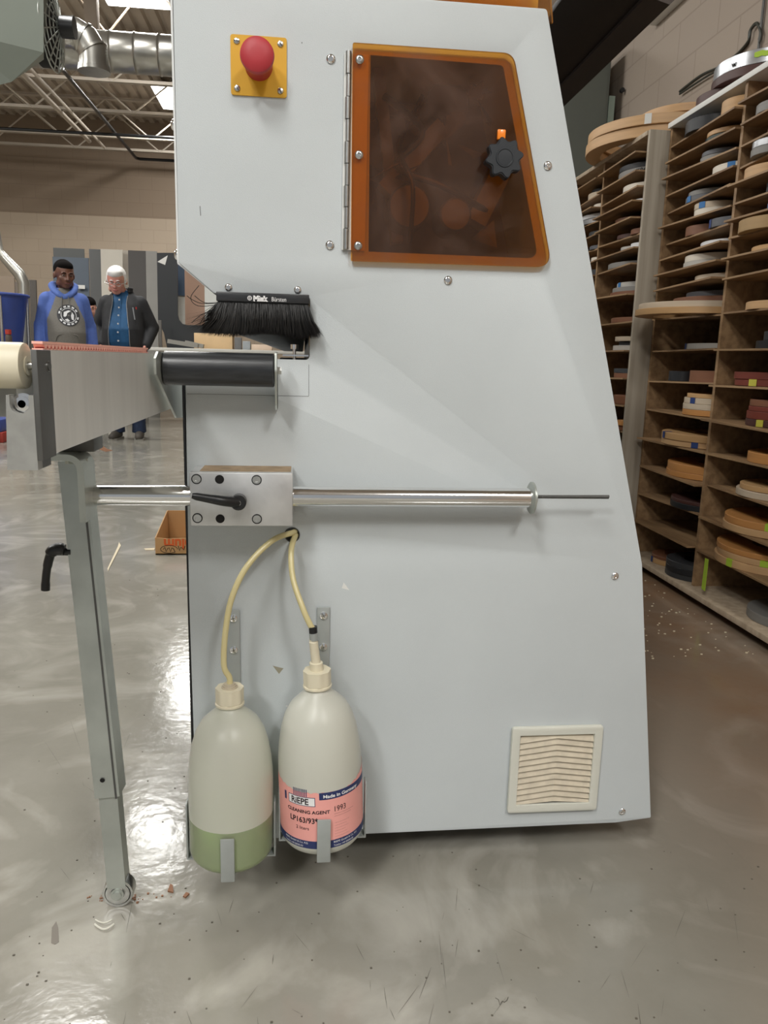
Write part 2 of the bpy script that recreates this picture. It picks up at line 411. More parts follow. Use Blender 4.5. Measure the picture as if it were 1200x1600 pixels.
lamp(1.45, -2.7, 4.25, .6, 1.25, LAMP_W*1.6, 'unseen panel light added far behind the viewer, right side')  # unseen lamp added to brighten the faces turned right
#LIGHTS_END
# ------------------------------------------------------------------ edge bander: end panel and what is fixed to it
def round_poly(pts, rad, seg=6):
    out = []; n = len(pts)
    for i, p in enumerate(pts):
        r = rad[i] if isinstance(rad, (list, tuple)) else rad
        p = Vector(p); a = Vector(pts[i-1])-p; b = Vector(pts[(i+1) % n])-p
        if r <= 0: out.append(tuple(p)); continue
        ang = a.angle(b)/2; t = min(r/math.tan(ang), a.length*.49, b.length*.49)
        q0 = p+a.normalized()*t; q1 = p+b.normalized()*t
        for k in range(seg+1):
            s = k/seg; out.append(tuple(q0*(1-s)**2+p*2*s*(1-s)+q1*s*s))
    return out
def holed_plate(outer, holes, y0, y1, bev=.0008):
    cu = bpy.data.curves.new('p', 'CURVE'); cu.dimensions = '2D'; cu.fill_mode = 'BOTH'
    for pts in [outer]+holes:
        sp = cu.splines.new('POLY'); sp.points.add(len(pts)-1); sp.use_cyclic_u = True
        for q, p in zip(sp.points, pts): q.co = (p[0], p[1], 0, 1)
    cu.extrude = abs(y1-y0)/2-bev; cu.bevel_depth = bev; cu.bevel_resolution = 1; cu.offset = -bev
    o = bpy.data.objects.new('p', cu); COL.objects.link(o)
    dg = bpy.context.evaluated_depsgraph_get(); dg.update()
    me = bpy.data.meshes.new_from_object(o.evaluated_get(dg)); bpy.data.objects.remove(o); bpy.data.curves.remove(cu)
    for v in me.vertices: v.co = Vector((v.co.x, (y0+y1)/2-v.co.z, v.co.y))
    mb = MB(); mb.bm.from_mesh(me); bpy.data.meshes.remove(me)
    bmesh.ops.remove_doubles(mb.bm, verts=mb.bm.verts, dist=1e-6)
    return mb
def xz(px, py, Y): p = PY(px, py, Y); return (p.x, p.z)
def circ(c, r, n=24): return [(c[0]+r*math.cos(2*PI*k/n), c[1]+r*math.sin(2*PI*k/n)) for k in range(n)]
D = 1.2
mach = thing('edge_bander', 'big light grey edge banding machine seen end on, with amber window and red stop button', 'machine', (.15, D+.01, 0))
outer = [(-.18, 1.387), (.352, 1.387), (.577, .55), (.640, .069), (.573, .062), (.119, .060), (-.176, .058),
         (-.179, .5), (-.176, .877), (.0115, .877), (.0115, .9715), (-.131, .9715), (-.181, 1.013)]
outer = round_poly(outer, [.004, .006, .02, .003, .01, 0, .002, 0, .002, .008, .008, .004, .006])
hole = round_poly([xz(579, 86, D), xz(786, 102, D), xz(841, 404, D), xz(576, 393, D)], [0, .008, .014, 0])
hc = xz(456.5, 835.5, D)
part('end_panel', holed_plate(outer, [hole, circ(hc, .0118)], D, D+.003, .0007), 'powder', mach)
P_end = bpy.data.objects['end_panel']
# thin cover behind, showing as a pale rim on the upper left, a black gap on the lower left
mb = MB().box((-.1845, D+.004, 1.013), (-.1815, 1.6, 1.385)); mb.prism([(-.1845, 1.012), (-.1815, 1.014), (-.131, .974), (-.133, .9715)], 'Y', D+.004, 1.6)
part('side_cover', mb, 'powder_edge', mach)
part('gap_strip', MB().box((-.1822, D+.004, .1), (-.179, 1.25, .868)), 'black', mach)
# housings run back along the machine
up = [(-.178, 1.38), (.345, 1.38), (.535, .60), (.014, .60), (.014, .975), (-.129, .975), (-.178, 1.014)]
part('upper_housing', MB().prism(up, 'Y', 1.62, 4.6), 'powder', mach)
mb = MB().box((-.178, D+.004, 1.376), (.345, 1.62, 1.38))
mb.prism([(.345, 1.38), (.349, 1.38), (.556, .6), (.552, .6)], 'Y', D+.004, 1.62)
part('housing_skin', mb, 'powder', mach)
part('lower_housing', MB().prism([(-.1765, .868), (.012, .868), (.012, .9), (.46, .9), (.545, .56), (.59, .2), (.59, .12), (-.177, .12)], 'Y', D+.03, 4.6), 'powder', mach)
part('shade_block', MB().box((-.12, 1.37, .0), (.52, 4.5, .12)), 'dark', mach)  # dark block added to deepen the shade under the machine
ft = MB()
for X in (-.1, .5):
    for Y in (1.5, 2.9, 4.3): ft.cyl((X, Y, 0), (X, Y, .12), .03)
part('foot', ft, 'steel', mach)
# inside of the slot
part('pressure_beam', MB().bbox((-.105, D+.04, .914), (.005, 4.5, .972), .003), 'flank', mach)
mb = MB()
for i in range(40): mb.bbox((-.035, D+.03+i*.08, .869), (.008, D+.10+i*.08, .8795), .002)
part('chain_track', mb, 'blacksatin', mach)
mb = MB()
mb.cyl((-.012, D+.02, .893), (-.012, D+.02, .9), .006); mb.cyl((-.012, D+.02, .87), (-.012, D+.02, .893), .0025)
mb.box((-.03, D+.015, .882), (.010, D+.03, .8845))
part('guide_pin', mb, 'polished', mach)
# interior seen through the amber window
inner = MT['inner'] = mat('interior_steel', '8d8a88', .5, .2, 0, 7, col2='55504d')
part('inner_wall', MB().box((.02, 1.60, .95), (.42, 1.615, 1.37)), 'inner', mach)
mb = MB()
for (px, py, r, y) in ((640, 322, .036, 1.36), (712, 335, .027, 1.33), (610, 225, .05, 1.45), (700, 160, .04, 1.5)):
    p = PY(px, py, y); mb.cyl(p, p+Vector((0, .09, 0)), r, n=32, bev=.003)
part('pressure_roller', mb, 'flank', mach)
mb = MB()
a = PY(600, 300, 1.42); b = PY(690, 200, 1.42); mb.bar(a, b, .03, .04)
a = PY(740, 350, 1.40); b = PY(790, 250, 1.40); mb.bar(a, b, .035, .05)
a = PY(590, 110, 1.45); b = PY(620, 380, 1.45); mb.bar(a, b, .02, .03)
part('motor_bracket', mb, 'alu_dark', mach)
mb = MB(); mb.tube([PY(600, 150, 1.38), PY(660, 205, 1.36), PY(620, 260, 1.37), PY(690, 290, 1.36), PY(760, 330, 1.38)], .006, smoothn=8)
mb.tube([PY(640, 380, 1.34), PY(645, 290, 1.33), PY(625, 230, 1.36), PY(660, 150, 1.4)], .004, smoothn=8)
part('air_hose', mb, 'black', mach)
mb = MB(); rng = random.Random(3)
for k in range(16):   # crumpled film shreds
    p = PY(rng.uniform(590, 820), rng.uniform(110, 390), rng.uniform(1.3, 1.5)); 
    vs = [mb.bm.verts.new(p+Vector((rng.uniform(-.03, .03), rng.uniform(-.02, .02), rng.uniform(-.03, .03)))) for _ in range(4)]
    mb.bm.faces.new(vs[:3]); mb.bm.faces.new(vs[1:])
part('plastic_film', mb, 'inner', mach, smooth=None)

# amber window
def torx(mb, p, r, up=(0, -1, 0), h=.45):
    p = Vector(p); mb.lathe([(r, 0), (r*.97, r*h*.4), (r*.75, r*h*.85), (r*.5, r*h), (r*.42, r*h), (r*.38, r*h*.45), (0, r*h*.45)], p, up, 20, False)
    mb.lathe([(r*.16, r*h*.45), (r*.13, r*h*.8), (0, r*h*.8)], p, up, 8, False)
outer_w = round_poly([xz(551, 67, D-.008), xz(802, 84, D-.008), xz(862, 418, D-.008), xz(548, 408, D-.008)], [.003, .020, .020, .003], 8)
wb = MB()
bm = wb.bm
wb.prism(outer_w, 'Y', D-.010, D-.005)
win = part('amber_window', wb, 'amber', mach)
for (px, py) in ((562, 93), (561, 242), (559.5, 384)):
    m1 = MB(); torx(m1, PY(px, py, D-.010), .0062); part('screw', m1, 'steel', win)
mb = MB(); mb.box((xz(538, 82, D)[0], D-.0035, xz(538, 391, D)[1]), (xz(576, 82, D)[0], D-.001, xz(538, 84, D)[1]))
part('hinge_leaf', mb, 'white', win)
zt, zb = xz(542, 82, D)[1], xz(542, 391, D)[1]; hx = xz(543.5, 200, D-.006)[0]
mb = MB()
for k in range(9):
    a, b = zt-(zt-zb)*k/9, zt-(zt-zb)*(k+1)/9
    r = .0042 if k % 2 == 0 else .0036
    mb.cyl((hx-.0005+(k % 2)*.0006, D-.0055, b+.0005), (hx-.0005+(k % 2)*.0006, D-.0055, a-.0005), r, n=14)
part('hinge_knuckles', mb, 'steel', win)
kc = PY(789, 246, D-.04)
pts = []
for k in range(96):
    a = 2*PI*k/96; r = .0252+.0034*math.cos(8*a); pts.append((kc.x+r*math.cos(a+.2), kc.z+r*math.sin(a+.2)))
mb = MB(); mb.prism(pts, 'Y', D-.040, D-.022, .0015)
mb.lathe([(.0135, 0), (.013, .0012), (.0115, .0012), (.0105, .0004), (0, .0008)], (kc.x, D-.040, kc.z), (0, -1, 0), 32)
mb.cyl((kc.x, D-.022, kc.z), (kc.x, D-.010, kc.z), .011)
MT['knobblack'] = mat('knob_black', '22262b', .42)
part('star_knob', mb, 'knobblack', win)
MT['tab'] = mat('orange_tab', 'ff8a12', .3, coat=.5)
a = PY(784, 211, D-.016)
part('latch_tab', MB().bbox((a.x-.006, D-.016, a.z-.006), (a.x+.006, D-.010, a.z+.008), .0012), 'tab', win)

# panel screws
for (px, py) in ((517, 92), (515.5, 383), (700, 438), (856, 259), (961, 900), (972, 1268), (357, 449), (465, 453)):
    m1 = MB(); torx(m1, PY(px, py, D-.0005), .0066 if py not in (449, 453) else .0055)
    part('screw', m1, 'polished', mach)
for (px, py) in ((276, 398), (269, 195)):
    p = PY(px, py, D+.012); m1 = MB(); torx(m1, (-.1845, p.y, p.z), .008, (-1, 0, 0), .6); part('screw', m1, 'polished', mach)

# emergency stop
c1 = xz(360, 54, D); c2 = xz(448, 154, D)
es = part('emergency_stop_plate', MB().prism(round_poly([(c1[0], c1[1]), (c2[0], c1[1]), (c2[0], c2[1]), (c1[0], c2[1])], .004), 'Y', D-.0025, D), 'yellow', mach)
ex, ez = (c1[0]+c2[0])/2, (c1[1]+c2[1])/2
mb = MB(); mb.lathe([(.0195, 0), (.0185, .018), (.019, .024), (.0225, .033), (.0235, .040), (.0225, .045), (.018, .048), (.008, .0495), (0, .0497)], (ex, D-.0025, ez), (0, -1, 0), 40)
part('push_button', mb, 'button', es)
for sx, sz, a in ((-1, 1, .1), (1, 1, .8), (-1, -1, 1.0), (1, -1, 1.3)):
    p = Vector((ex+sx*.0305, D-.0025, ez+sz*.0305))
    m1 = MB(); m1.lathe([(.0045, 0), (.0040, .0014), (.0025, .002), (0, .0022)], p, (0, -1, 0), 18)
    sc = part('screw', m1, 'steel', es)
    m2 = MB(); d = Vector((math.cos(a), 0, -math.sin(a)))*.0038; q = p-Vector((0, .0021, 0)); m2.bar(q-d, q+d, .0009, .0006)
    part('screw_slot', m2, 'dark', sc)

# ventilation grille
v0 = xz(800, 1133, D); v1 = xz(931, 1265, D)
X0, X1, Z0, Z1 = .3665, .5310, .0945, .2585
fo = round_poly([(X0, Z1), (X1, Z1), (X1, Z0), (X0, Z0)], .006)
xi0, xi1, zi0, zi1 = X0+.0155, X1-.0155, Z0+.0155, Z1-.0155
vent = part('vent_grille', holed_plate(fo, [[(xi0, zi1), (xi1, zi1), (xi1, zi0), (xi0, zi0)]], D-.009, D, .002), 'vent', mach)
n = 12; xm = (xi0+xi1)/2; pitch = (zi1-zi0)/n
part('grille_back', MB().box((xi0, D-.0012, zi0), (xi1, D-.0004, zi1)), 'flank', vent)
for k in range(n):
    z = zi0+k*pitch+.0005; m1 = MB(); pk = .0085
    for (xa, za, xb, zb_) in ((xi0, z-pk*.5, xm, z+pk*.5), (xm, z+pk*.5, xi1, z-pk*.5)):
        vs = []
        for (X, Z) in ((xa, za), (xb, zb_)):
            vs += [m1.bm.verts.new((X, D-.0072, Z)), m1.bm.verts.new((X, D-.0020, Z+pitch*1.0)), m1.bm.verts.new((X, D-.0010, Z+pitch*1.0)), m1.bm.verts.new((X, D-.0060, Z))]
        for i in range(4): m1.bm.faces.new((vs[i], vs[(i+1) % 4], vs[4+(i+1) % 4], vs[4+i]))
        m1.bm.faces.new(vs[:4]); m1.bm.faces.new(vs[4:])
    for v in m1.bm.verts: v.co.z = min(max(v.co.z, zi0), zi1)
    part('grille_slat', m1, 'slat', vent, smooth=None)

# brush
bz = xz(410, 459, D-.02)[1]; bz0 = xz(410, 472.5, D-.02)[1]
bxl, bxr = xz(338, 466, D-.02)[0], xz(483, 470, D-.02)[0]
brush = part('brush_holder', MB().bbox((bxl, D-.022, bz0), (bxr, D-.001, bz+.001), .001), 'blacksatin', mach)
mb = MB()
zt_ = xz(410, 470, D-.022)[1]
def bfn(ox): return lambda u, v: Vector((ox+u, D-.0228, zt_+v-.0003))
ox = xz(396, 470, D-.022)[0]
add_text(mb, 'Mink', .0098, bfn(ox), .0008*1.0)
add_text(mb, 'Bürsten', .0090, bfn(ox+.0262), 0, sx=.78)
mb.lathe([(.0033, 0), (.0033, .0002), (.0024, .0002), (.0024, 0)], (ox-.0055, D-.0222, zt_+.0033), (0, -1, 0), 16, False)
mb.box((ox-.0082, D-.0228, zt_+.003), (ox-.0028, D-.0223, zt_+.0036)); mb.box((ox-.0058, D-.0228, zt_+.0006), (ox-.0052, D-.0223, zt_+.006))
part('brush_lettering', mb, 'whiteink', brush, smooth=None)
mb = MB(); rng = random.Random(11)
zl = xz(410, 526, D-.02)[1]; Lb = bz0-zl
for k in range(7000):
    t = rng.random(); x0 = bxl+.004+(bxr-bxl-.006)*t; y0 = D-.004-rng.random()*.015
    e = 2*t-1; sp = (abs(e)**3)*(.030 if e < 0 else .020)*(1 if e > 0 else -1)
    L = Lb*rng.uniform(.82, 1.02)*(1+.06*math.sin(t*9)); stray = rng.random()
    if t < .05 and stray < .25: sp -= rng.uniform(0, .03); L *= rng.uniform(.5, 1)
    tip = Vector((x0+sp+rng.gauss(0, .004), y0-.006+rng.gauss(0, .007), bz0-L))
    p0 = Vector((x0, y0, bz0+.001)); pm = (p0+tip)/2+Vector((sp*-.15, 0, -.004)); wd = .00042
    v = [mb.bm.verts.new(p) for p in (p0+Vector((-wd, 0, 0)), p0+Vector((wd, 0, 0)), pm+Vector((wd, 0, 0)), pm+Vector((-wd, -wd, 0)), tip, p0+Vector((0, wd, 0)), pm+Vector((0, wd, 0)))]
    for f in ((0, 1, 2, 3), (3, 2, 4), (1, 5, 6, 2), (2, 6, 4), (5, 0, 3, 6), (6, 3, 4)): mb.bm.faces.new([v[i] for i in f])
part('bristles', mb, 'bristle', brush, kind='stuff', smooth=None)
mb = MB()
for q in (((343, 476), (310, 478), (298, 465), (311, 446)), ((343, 474), (315, 474), (300, 468), (292, 462)), ((344, 480), (318, 490), (302, 502), (300, 505)), ((343, 472), (320, 473), (304, 462)), ((345, 482), (322, 492), (312, 507))):
    mb.tube([PY(a, b, D-.01) for a, b in q], .0005, 5, 5)
part('stray_bristles', mb, 'bristle', brush, kind='stuff')

# seam of the small cover plate, scuffs
mb = MB(); za = xz(400, 617.5, D)[1]; xa = xz(482.5, 590, D)[0]
mb.box((-.174, D-.0003, za-.00025), (xa, D+.0005, za+.00025)); mb.box((xa-.00025, D-.0003, za), (xa+.00025, D+.0005, .87))
part('cover_seam', mb, 'flank', mach)
def decal(pts, m, name='scuff', th=.0002):
    part(name, MB().prism([xz(a, b, D) for a, b in pts], 'Y', D-th, D+.0001), m, mach, smooth=None)
decal([(537, 910), (546, 922), (534, 919)], 'white')
MT['stain'] = mat('stain', '948f7c', .6)
decal([(426, 1040), (437, 1043), (443, 1044), (436, 1053)], 'stain')
decal([(471, 66), (472.5, 66), (472, 69)], 'dark'); decal([(312, 322), (313, 322), (314, 337), (313, 337)], 'flank')
decal([(446, 1103), (449, 1102), (450, 1105)], 'white')
MT['dirt'] = mat('brush_grime', 'a89c86', .7)
# clamp block with lever
zc0, zc1 = .631, .7115
cb = part('clamp_block', MB().bbox((-.1635, 1.128, zc0), (-.013, D, zc1), .0015), 'alu_light', mach)
for (px, py) in ((307, 748.5), (401, 750), (308.5, 809.5), (401.5, 811)):
    p = PY(px, py, 1.128); m1 = MB(); m1.lathe([(.0075, -.0004), (.0075, .0004), (.0062, .0004), (.0062, -.0004)], p, (0, -1, 0), 24, False); 
    part('counterbore', m1, 'dark', cb)
    m1 = MB(); m1.lathe([(.0060, 0), (.0058, .0008), (.0030, .0008), (.0028, .0001), (0, .0001)], p, (0, -1, 0), 20, False); part('socket_screw', m1, 'steel', cb)
for (px, py) in ((343, 749), (344, 810.5)):
    p = PY(px, py, 1.128); m1 = MB(); m1.lathe([(.0066, 0), (.0066, .0004), (.0052, .0004)], p, (0, -1, 0), 24, False); m1.lathe([(.0055, .0001), (0, .00015)], p+Vector((0, -.0001, 0)), (0, -1, 0), 20, False)
    part('threaded_hole', m1, 'dark', cb)
def lever(name, a, b, parent, ax=(0, 1, 0), r0=.0115, r1=.006, sag=(0, 0, 0)):
    a = Vector(a); b = Vector(b); m1 = MB(); ax = Vector(ax)
    m1.cyl(a+ax*.012, a-ax*.010, r0*.95, r0, bev=.0015)
    d = b-a; N = 10; pts = []; rr = []
    for k in range(N+1):
        t = k/N; pts.append(a+d*t-ax*(.004+.010*min(1, t*3))+Vector(sag)*math.sin(t*PI)); rr.append(r0*.75*(1-t)+r1*t if t < .93 else r1*.75)
    m1.tube(pts, rr, 12)
    o = part(name, m1, 'black', parent)
    m2 = MB(); m2.lathe([(.0042, 0), (.004, .0012), (.002, .0012), (.0018, .0003), (0, .0003)], a-ax*.0105, -ax, 16, False); part('lever_screw', m2, 'steel', o)
    return o
lever('clamp_lever', PY(373, 784, 1.118), PY(302, 772, 1.112), cb, r1=.0052)
# hose hole
mb = MB(); mb.lathe([(.0125, -.0006), (.0125, .0008), (.0113, .0008), (.0113, -.0006)], (hc[0], D, hc[1]), (0, -1, 0), 30, False)
part('hole_edge', mb, 'flank', mach)

MT['dusttop'] = mat('settled_wood_dust', '9a8468', .9, 0, .3, 60)
part('settled_dust', MB().box((-.15, 1.14, zc1-.0001), (-.016, D-.001, zc1+.0006)), 'dusttop', cb)
# bottle holders
def holder(X, Yc, z0, ztop, R):
    g = MB(); w = .0105; th = .003
    yb = D-.0015
    g.bbox((X-w, yb-th, z0+.03), (X+w, yb, ztop), .0012)
    root = part('bottle_holder', g, 'bracket', mach)
    m1 = MB(); m1.bbox((X-w, Yc-R-th-.002, z0-th), (X+w, yb, z0), .001)
    m1.bbox((X-w, yb-th, z0-th), (X+w, yb, z0+.035), .001); part('base_strap', m1, 'bracket', root)
    m1 = MB(); m1.bbox((X-R-.004, Yc-w, z0-th*2), (X+R+.004, Yc+w, z0-th), .001); part('cross_strap', m1, 'bracket', root)
    m1 = MB(); m1.bbox((X-w, Yc-R-th-.003, z0-th), (X+w, Yc-R-.003, z0+.070), .0012); part('front_prong', m1, 'bracket', root)
    for s in (-1, 1):
        m1 = MB(); xa = X+s*(R+.004); m1.bbox((min(xa, xa-s*th), Yc-w, z0-th*2), (max(xa, xa-s*th), Yc+w, z0+.092), .0012); part('side_prong', m1, 'bracket', root)
    for dz in (.0135, .068):
        m1 = MB(); m1.lathe([(.0066, 0), (.0064, .0025), (.004, .0034), (0, .0034)], (X+.0005, yb-th, ztop-dz), (0, -1, 0), 22); s = part('screw', m1, 'polished', root)
        m2 = MB()
        for a in (.3, .3+PI/2):
            dd = Vector((math.cos(a), 0, math.sin(a)))*.0035; q = Vector((X+.0005, yb-th-.0034, ztop-dz)); m2.bar(q-dd, q+dd, .0009, .0006)
        part('screw_cross', m2, 'flank', s)
    return root
YB, RB = 1.1215, .0665
B1 = Vector((-.1095, YB, .093)); B2 = Vector((.0365, YB, .1195))
holder(B1.x, YB, B1.z, .477, RB)
bpy.data.objects['bottle_holder']
holder(B2.x, YB, B2.z, .480, RB)
BP = [(0, .001), (.052, .001), (.060, .003), (.0645, .009), (.0663, .016), (.0665, .0755), (.0665, .12), (.066, .142), (.064, .165), (.0595, .192), (.053, .213), (.0440, .229), (.0335, .239), (.0255, .246), (.0212, .251), (.0190, .254), (.0190, .262)]
def bottle(base, lean, label, wet=0):
    t = thing('bottle', label, 'bottle', base)
    m1 = MB(); m1.lathe([(r, z) for r, z in BP], (0, 0, 0), (0, 0, 1), 64, False); bo_ = part('bottle_body', m1, ['hdpe', 'hdpe_wet'], t, local=True)
    if wet:
        for p in bo_.data.polygons: p.material_index = 1 if p.center.z < wet else 0
    m1 = MB(); pr = [(.0195, .255)]
    m1.lathe([(.0205, .2555), (.0225, .2565), (.0225, .2595), (.0205, .2605), (.0205, .262)], (0, 0, 0), (0, 0, 1), 40)
    pts = []
    for k in range(48):
        a = 2*PI*k/48; r = .0205+.0012*(1 if (k//3) % 2 == 0 else 0); pts.append((r*math.cos(a), r*math.sin(a)))
    m1.prism(pts, 'Z', .2615, .284)
    cp = part('cap', m1, 'cream', t, local=True)
    return t, cp
b1, cap1 = bottle(B1, 0, 'milky plastic bottle one quarter full of green liquid, left of the pink labelled one', .075)
m1 = MB(); m1.lathe([(0, .003), (.051, .003), (.059, .005), (.0635, .011), (.0652, .018), (.0656, .0752), (0, .0752)], (0, 0, 0), (0, 0, 1), 64, False); part('liquid', m1, 'liquid', b1, local=True)
m1 = MB(); m1.lathe([(.0125, .2842), (.0125, .2855), (.0105, .2855), (.0105, .288), (.0085, .288), (.0085, .2905), (.006, .2905), (0, .2905)], (0, 0, 0), (0, 0, 1), 28); part('hose_fitting', m1, 'slat', cap1, local=True)
b2, cap2 = bottle(B2, 0, 'milky plastic bottle with a pink cleaning agent label, hung right of the green one')
m1 = MB(); m1.lathe([(.0105, .283), (.0105, .296), (.0072, .297), (.0070, .330), (.0062, .331), (.0062, .334)], (0, 0, 0), (0, 0, 1), 24)
for v in m1.bm.verts: v.co.x -= (v.co.z-.283)*.08
part('stem', m1, 'cream', cap2, local=True)
m1 = MB(); m1.cyl((-.0028, 0, .333), (-.0035, 0, .345), .0068, n=20); part('tube_clip', m1, 'bracket', cap2, local=True)
m1 = MB(); m1.cyl((-.0035, 0, .344), (-.0038, 0, .355), .0066, n=20); part('tube_sleeve', m1, 'black', cap2, local=True)
# label, wrapped round the bottle
R = RB+.0004
def cylpt(th, z, rr=R): return Vector((rr*math.sin(th), -rr*math.cos(th), z))
def cylhit(px, py):
    d = ray(px, py); o = CAM-B2; a = d.x**2+d.y**2; b = 2*(o.x*d.x+o.y*d.y); c = o.x**2+o.y**2-R*R
    disc = max(b*b-4*a*c, 0); t = (-b-math.sqrt(disc))/(2*a); p = o+d*t; return math.atan2(p.x, -p.y), p.z
def wrap(mb, th0, th1, z0f, z1f, rr, n=48):
    P = []
    for k in range(n+1):
        th = th0+(th1-th0)*k/n
        P.append((mb.bm.verts.new(cylpt(th, z0f(th), rr)), mb.bm.verts.new(cylpt(th, z1f(th), rr))))
    for a, b in zip(P, P[1:]): mb.bm.faces.new((a[0], b[0], b[1], a[1]))
def top(th):
    d = math.degrees(th)
    j = .0008*math.sin(th*31)+.0006*math.sin(th*57+1)
    return .112+j+(.016*max(0, (d-38)/50) if d > 38 else 0)+(.008*max(0, (-d-38)/40))
lab = MB(); wrap(lab, -1.45, 1.75, lambda t: .0175, top, R); lb = part('paper_label', lab, 'lblpink', b2, local=True)
nv = MB(); wrap(nv, -1.45, 1.75, lambda t: .0170, lambda t: .0300, R+.0002)
part('blue_band', nv, 'navy', lb, local=True); nv = MB()
t0, z0 = cylhit(503, 1247)
wrap(nv, t0, 1.75, lambda t: z0-.0035, lambda t: z0+.0085, R+.0002)
part('blue_band', nv, 'navy', lb, local=True); nv = MB()
ta, za_ = cylhit(450, 1237); wrap(nv, ta-.02, ta+.05, lambda t: za_-.008, lambda t: za_+.006, R+.0002, 4)
part('blue_mark', nv, 'navy', lb, local=True)
tl, zl_ = cylhit(456, 1246); tr_, _ = cylhit(495.5, 1246)
zl_ += .0035
ww = MB(); wrap(ww, tl, tr_, lambda t: zl_-.0066, lambda t: zl_+.0066, R+.0002)
bk = MB(); wrap(bk, tl-.015, tr_+.015, lambda t: zl_-.0076, lambda t: zl_+.0076, R+.00012)
for k in range(9):
    a = tl+(tr_-tl)*(.22+.50*k/8); wrap(bk, a-.010, a+.010, lambda t: zl_+.008, lambda t: zl_+.0205, R+.0002, 2)
part('logo_box', ww, 'whiteink', lb, local=True); part('logo_border', bk, 'navy', lb, local=True)
def ctext(s, px, py, size, m, bold=0, sx=1, th=None, z=None):
    if th is None: th, z = cylhit(px, py)
    mb = MB(); add_text(mb, s, size, lambda u, v: cylpt(th+u/R, z+v, R+.0004), bold, sx=sx); part('label_lettering', mb, m, lb, local=True, smooth=None)
ctext('RiEPE', 0, 0, .0142, 'ink', .0004, .92, tl+.07, zl_-.0048)
ctext('CLEANING AGENT', 453.5, 1259.5, .0078, 'ink', .0002, 1.08)
ctext('LP163/93*', 456.5, 1276, .0125, 'ink', .0003, .92)
ctext('2 liters', 465, 1291, .0080, 'ink', 0, 1.0)
th, z = cylhit(509, 1249); ctext('Made in Germany', 0, 0, .0078, 'whiteink', .0002, 1.1, th, z0-.0008)
th, z = cylhit(524, 1267); ctext('1993', 0, 0, .0130, 'ink', 0, .85, th, z-.002)
for i, (s, L) in enumerate((('Contents: H315, H319, EUH066', 1), ('Danger. Keep out of reach of children', 1))):
    ctext('—'*4, 0, 0, .004, 'ink', 0, 2.2-i*.3, th+.02, z-.007-i*.004)
for i in range(7): ctext('–'*(14-(i*3) % 5), 0, 0, .0030, 'ink', 0, 1.25, th+.02, z-.022-i*.0047)
ctext('RIEPE GmbH & Co. KG', 462, 1330, .0046, 'whiteink', 0, 1, -1.02, .0247); ctext('RIEPE GmbH & Co. KG', 0, 0, .0046, 'whiteink', 0, 1, .25, .0247)
ctext('Telefon +49 00000-00', 0, 0, .0040, 'whiteink', 0, 1, -1.02, .0190); ctext('Telefax +49 00000-00', 0, 0, .0040, 'whiteink', 0, 1, .25, .0190)
# suction hoses
b2.rotation_euler = (0, -.040, 0)
LN = lambda x, z: B2+Vector((x*math.cos(.04)-z*math.sin(.04), 0, z))
solo('suction_hose', MB().tube([PY(464, 829, 1.235), PY(458, 832, D-.004), PY(425, 845, 1.165), PY(386, 885, 1.14), PY(362, 935, 1.125), PY(352, 990, 1.118), PY(350, 1040, 1.118), B1+Vector((0, 0, .300)), B1+Vector((0, 0, .286))], .0046, 14, 8), 'tube', 'yellowed clear hose curving down into the green liquid bottle', 'hose', 'hoses from the round hole')
solo('suction_hose', MB().tube([PY(466, 835, 1.235), PY(461, 838, D-.003), PY(455, 862, 1.17), PY(458, 905, 1.15), PY(473, 950, 1.128), PY(484, 975, 1.122), LN(-.0048, .352)], .0046, 14, 8), 'tube', 'yellowed clear hose running down to the pink labelled bottle', 'hose', 'hoses from the round hole')

# open lid of the machine and amber hood above the panel
a = PY(1050, 0, 1.35); b = PY(886, 0, 1.35)
MT['lidblack'] = mat('lid_underside', '1c1512', .6, 0, .3, 4)
lid = part('open_lid', MB().bbox((b.x, 1.33, a.z), (a.x-.045, 4.4, a.z+.012), .002), 'lidblack', mach)
MT['lidbeam'] = mat('lid_beam', '3a302a', .55, .2, .3, 6)
part('lid_beam', MB().prism([(a.x-.052, a.z-.006), (a.x-.012, a.z-.016), (a.x, a.z-.004), (a.x, a.z+.02), (a.x-.052, a.z+.02)], 'Y', 1.33, 4.4), 'lidbeam', lid)
mb = MB()
for Y in (1.9, 3.0, 4.1): mb.bar((.30, Y, 1.375), (.45, Y, a.z+.01), .03, .04)
part('lid_arm', mb, 'lidbeam', lid)
h0 = xz(852, 11, 1.23)
part('amber_hood', MB().prism([(-.12, 1.38), (h0[0]+.012, 1.38), (h0[0]-.0, 1.46), (-.12, 1.50)], 'Y', 1.225, 1.231), 'amber', mach)
part('hood_back', MB().box((-.12, 1.27, 1.381), (h0[0], 1.272, 1.46)), 'powder', mach)

# ------------------------------------------------------------------ conveyor arm with its support rod and leg
conv = thing('outfeed_conveyor', 'aluminium outfeed arm with cream drum, black roller, steel support rod and wheeled leg', 'conveyor', (-.3, 1.12, 0))
Y1 = .654
Xs = PY(88, 708, .69).x
zt_c = PY(70, 547, .69).z; zb_c = PY(88, 708, .69).z
part('side_profile', MB().prism([(.690, zb_c), (.690, zt_c), (1.15, zt_c), (1.30, zb_c)], 'X', Xs-.030, Xs), 'alu', conv)
mb = MB(); mb.bbox((Xs-.0042, Y1, zb_c-.002), (Xs+.0004, .6895, zt_c), .0004); part('end_flank', mb, 'flank', conv)
zbk = PY(50, 618, Y1).z; xl = PY(10, 717, Y1).x
nc = PY(30, 632, Y1)
blk = [(xl, zb_c-.010), (Xs-.0043, zb_c-.010), (Xs-.0043, zbk)]
rN = PY(45, 632, Y1).x-nc.x
arc = [(nc.x+rN*math.cos(a), nc.z-.0-rN*math.sin(-a)) for a in [0]]
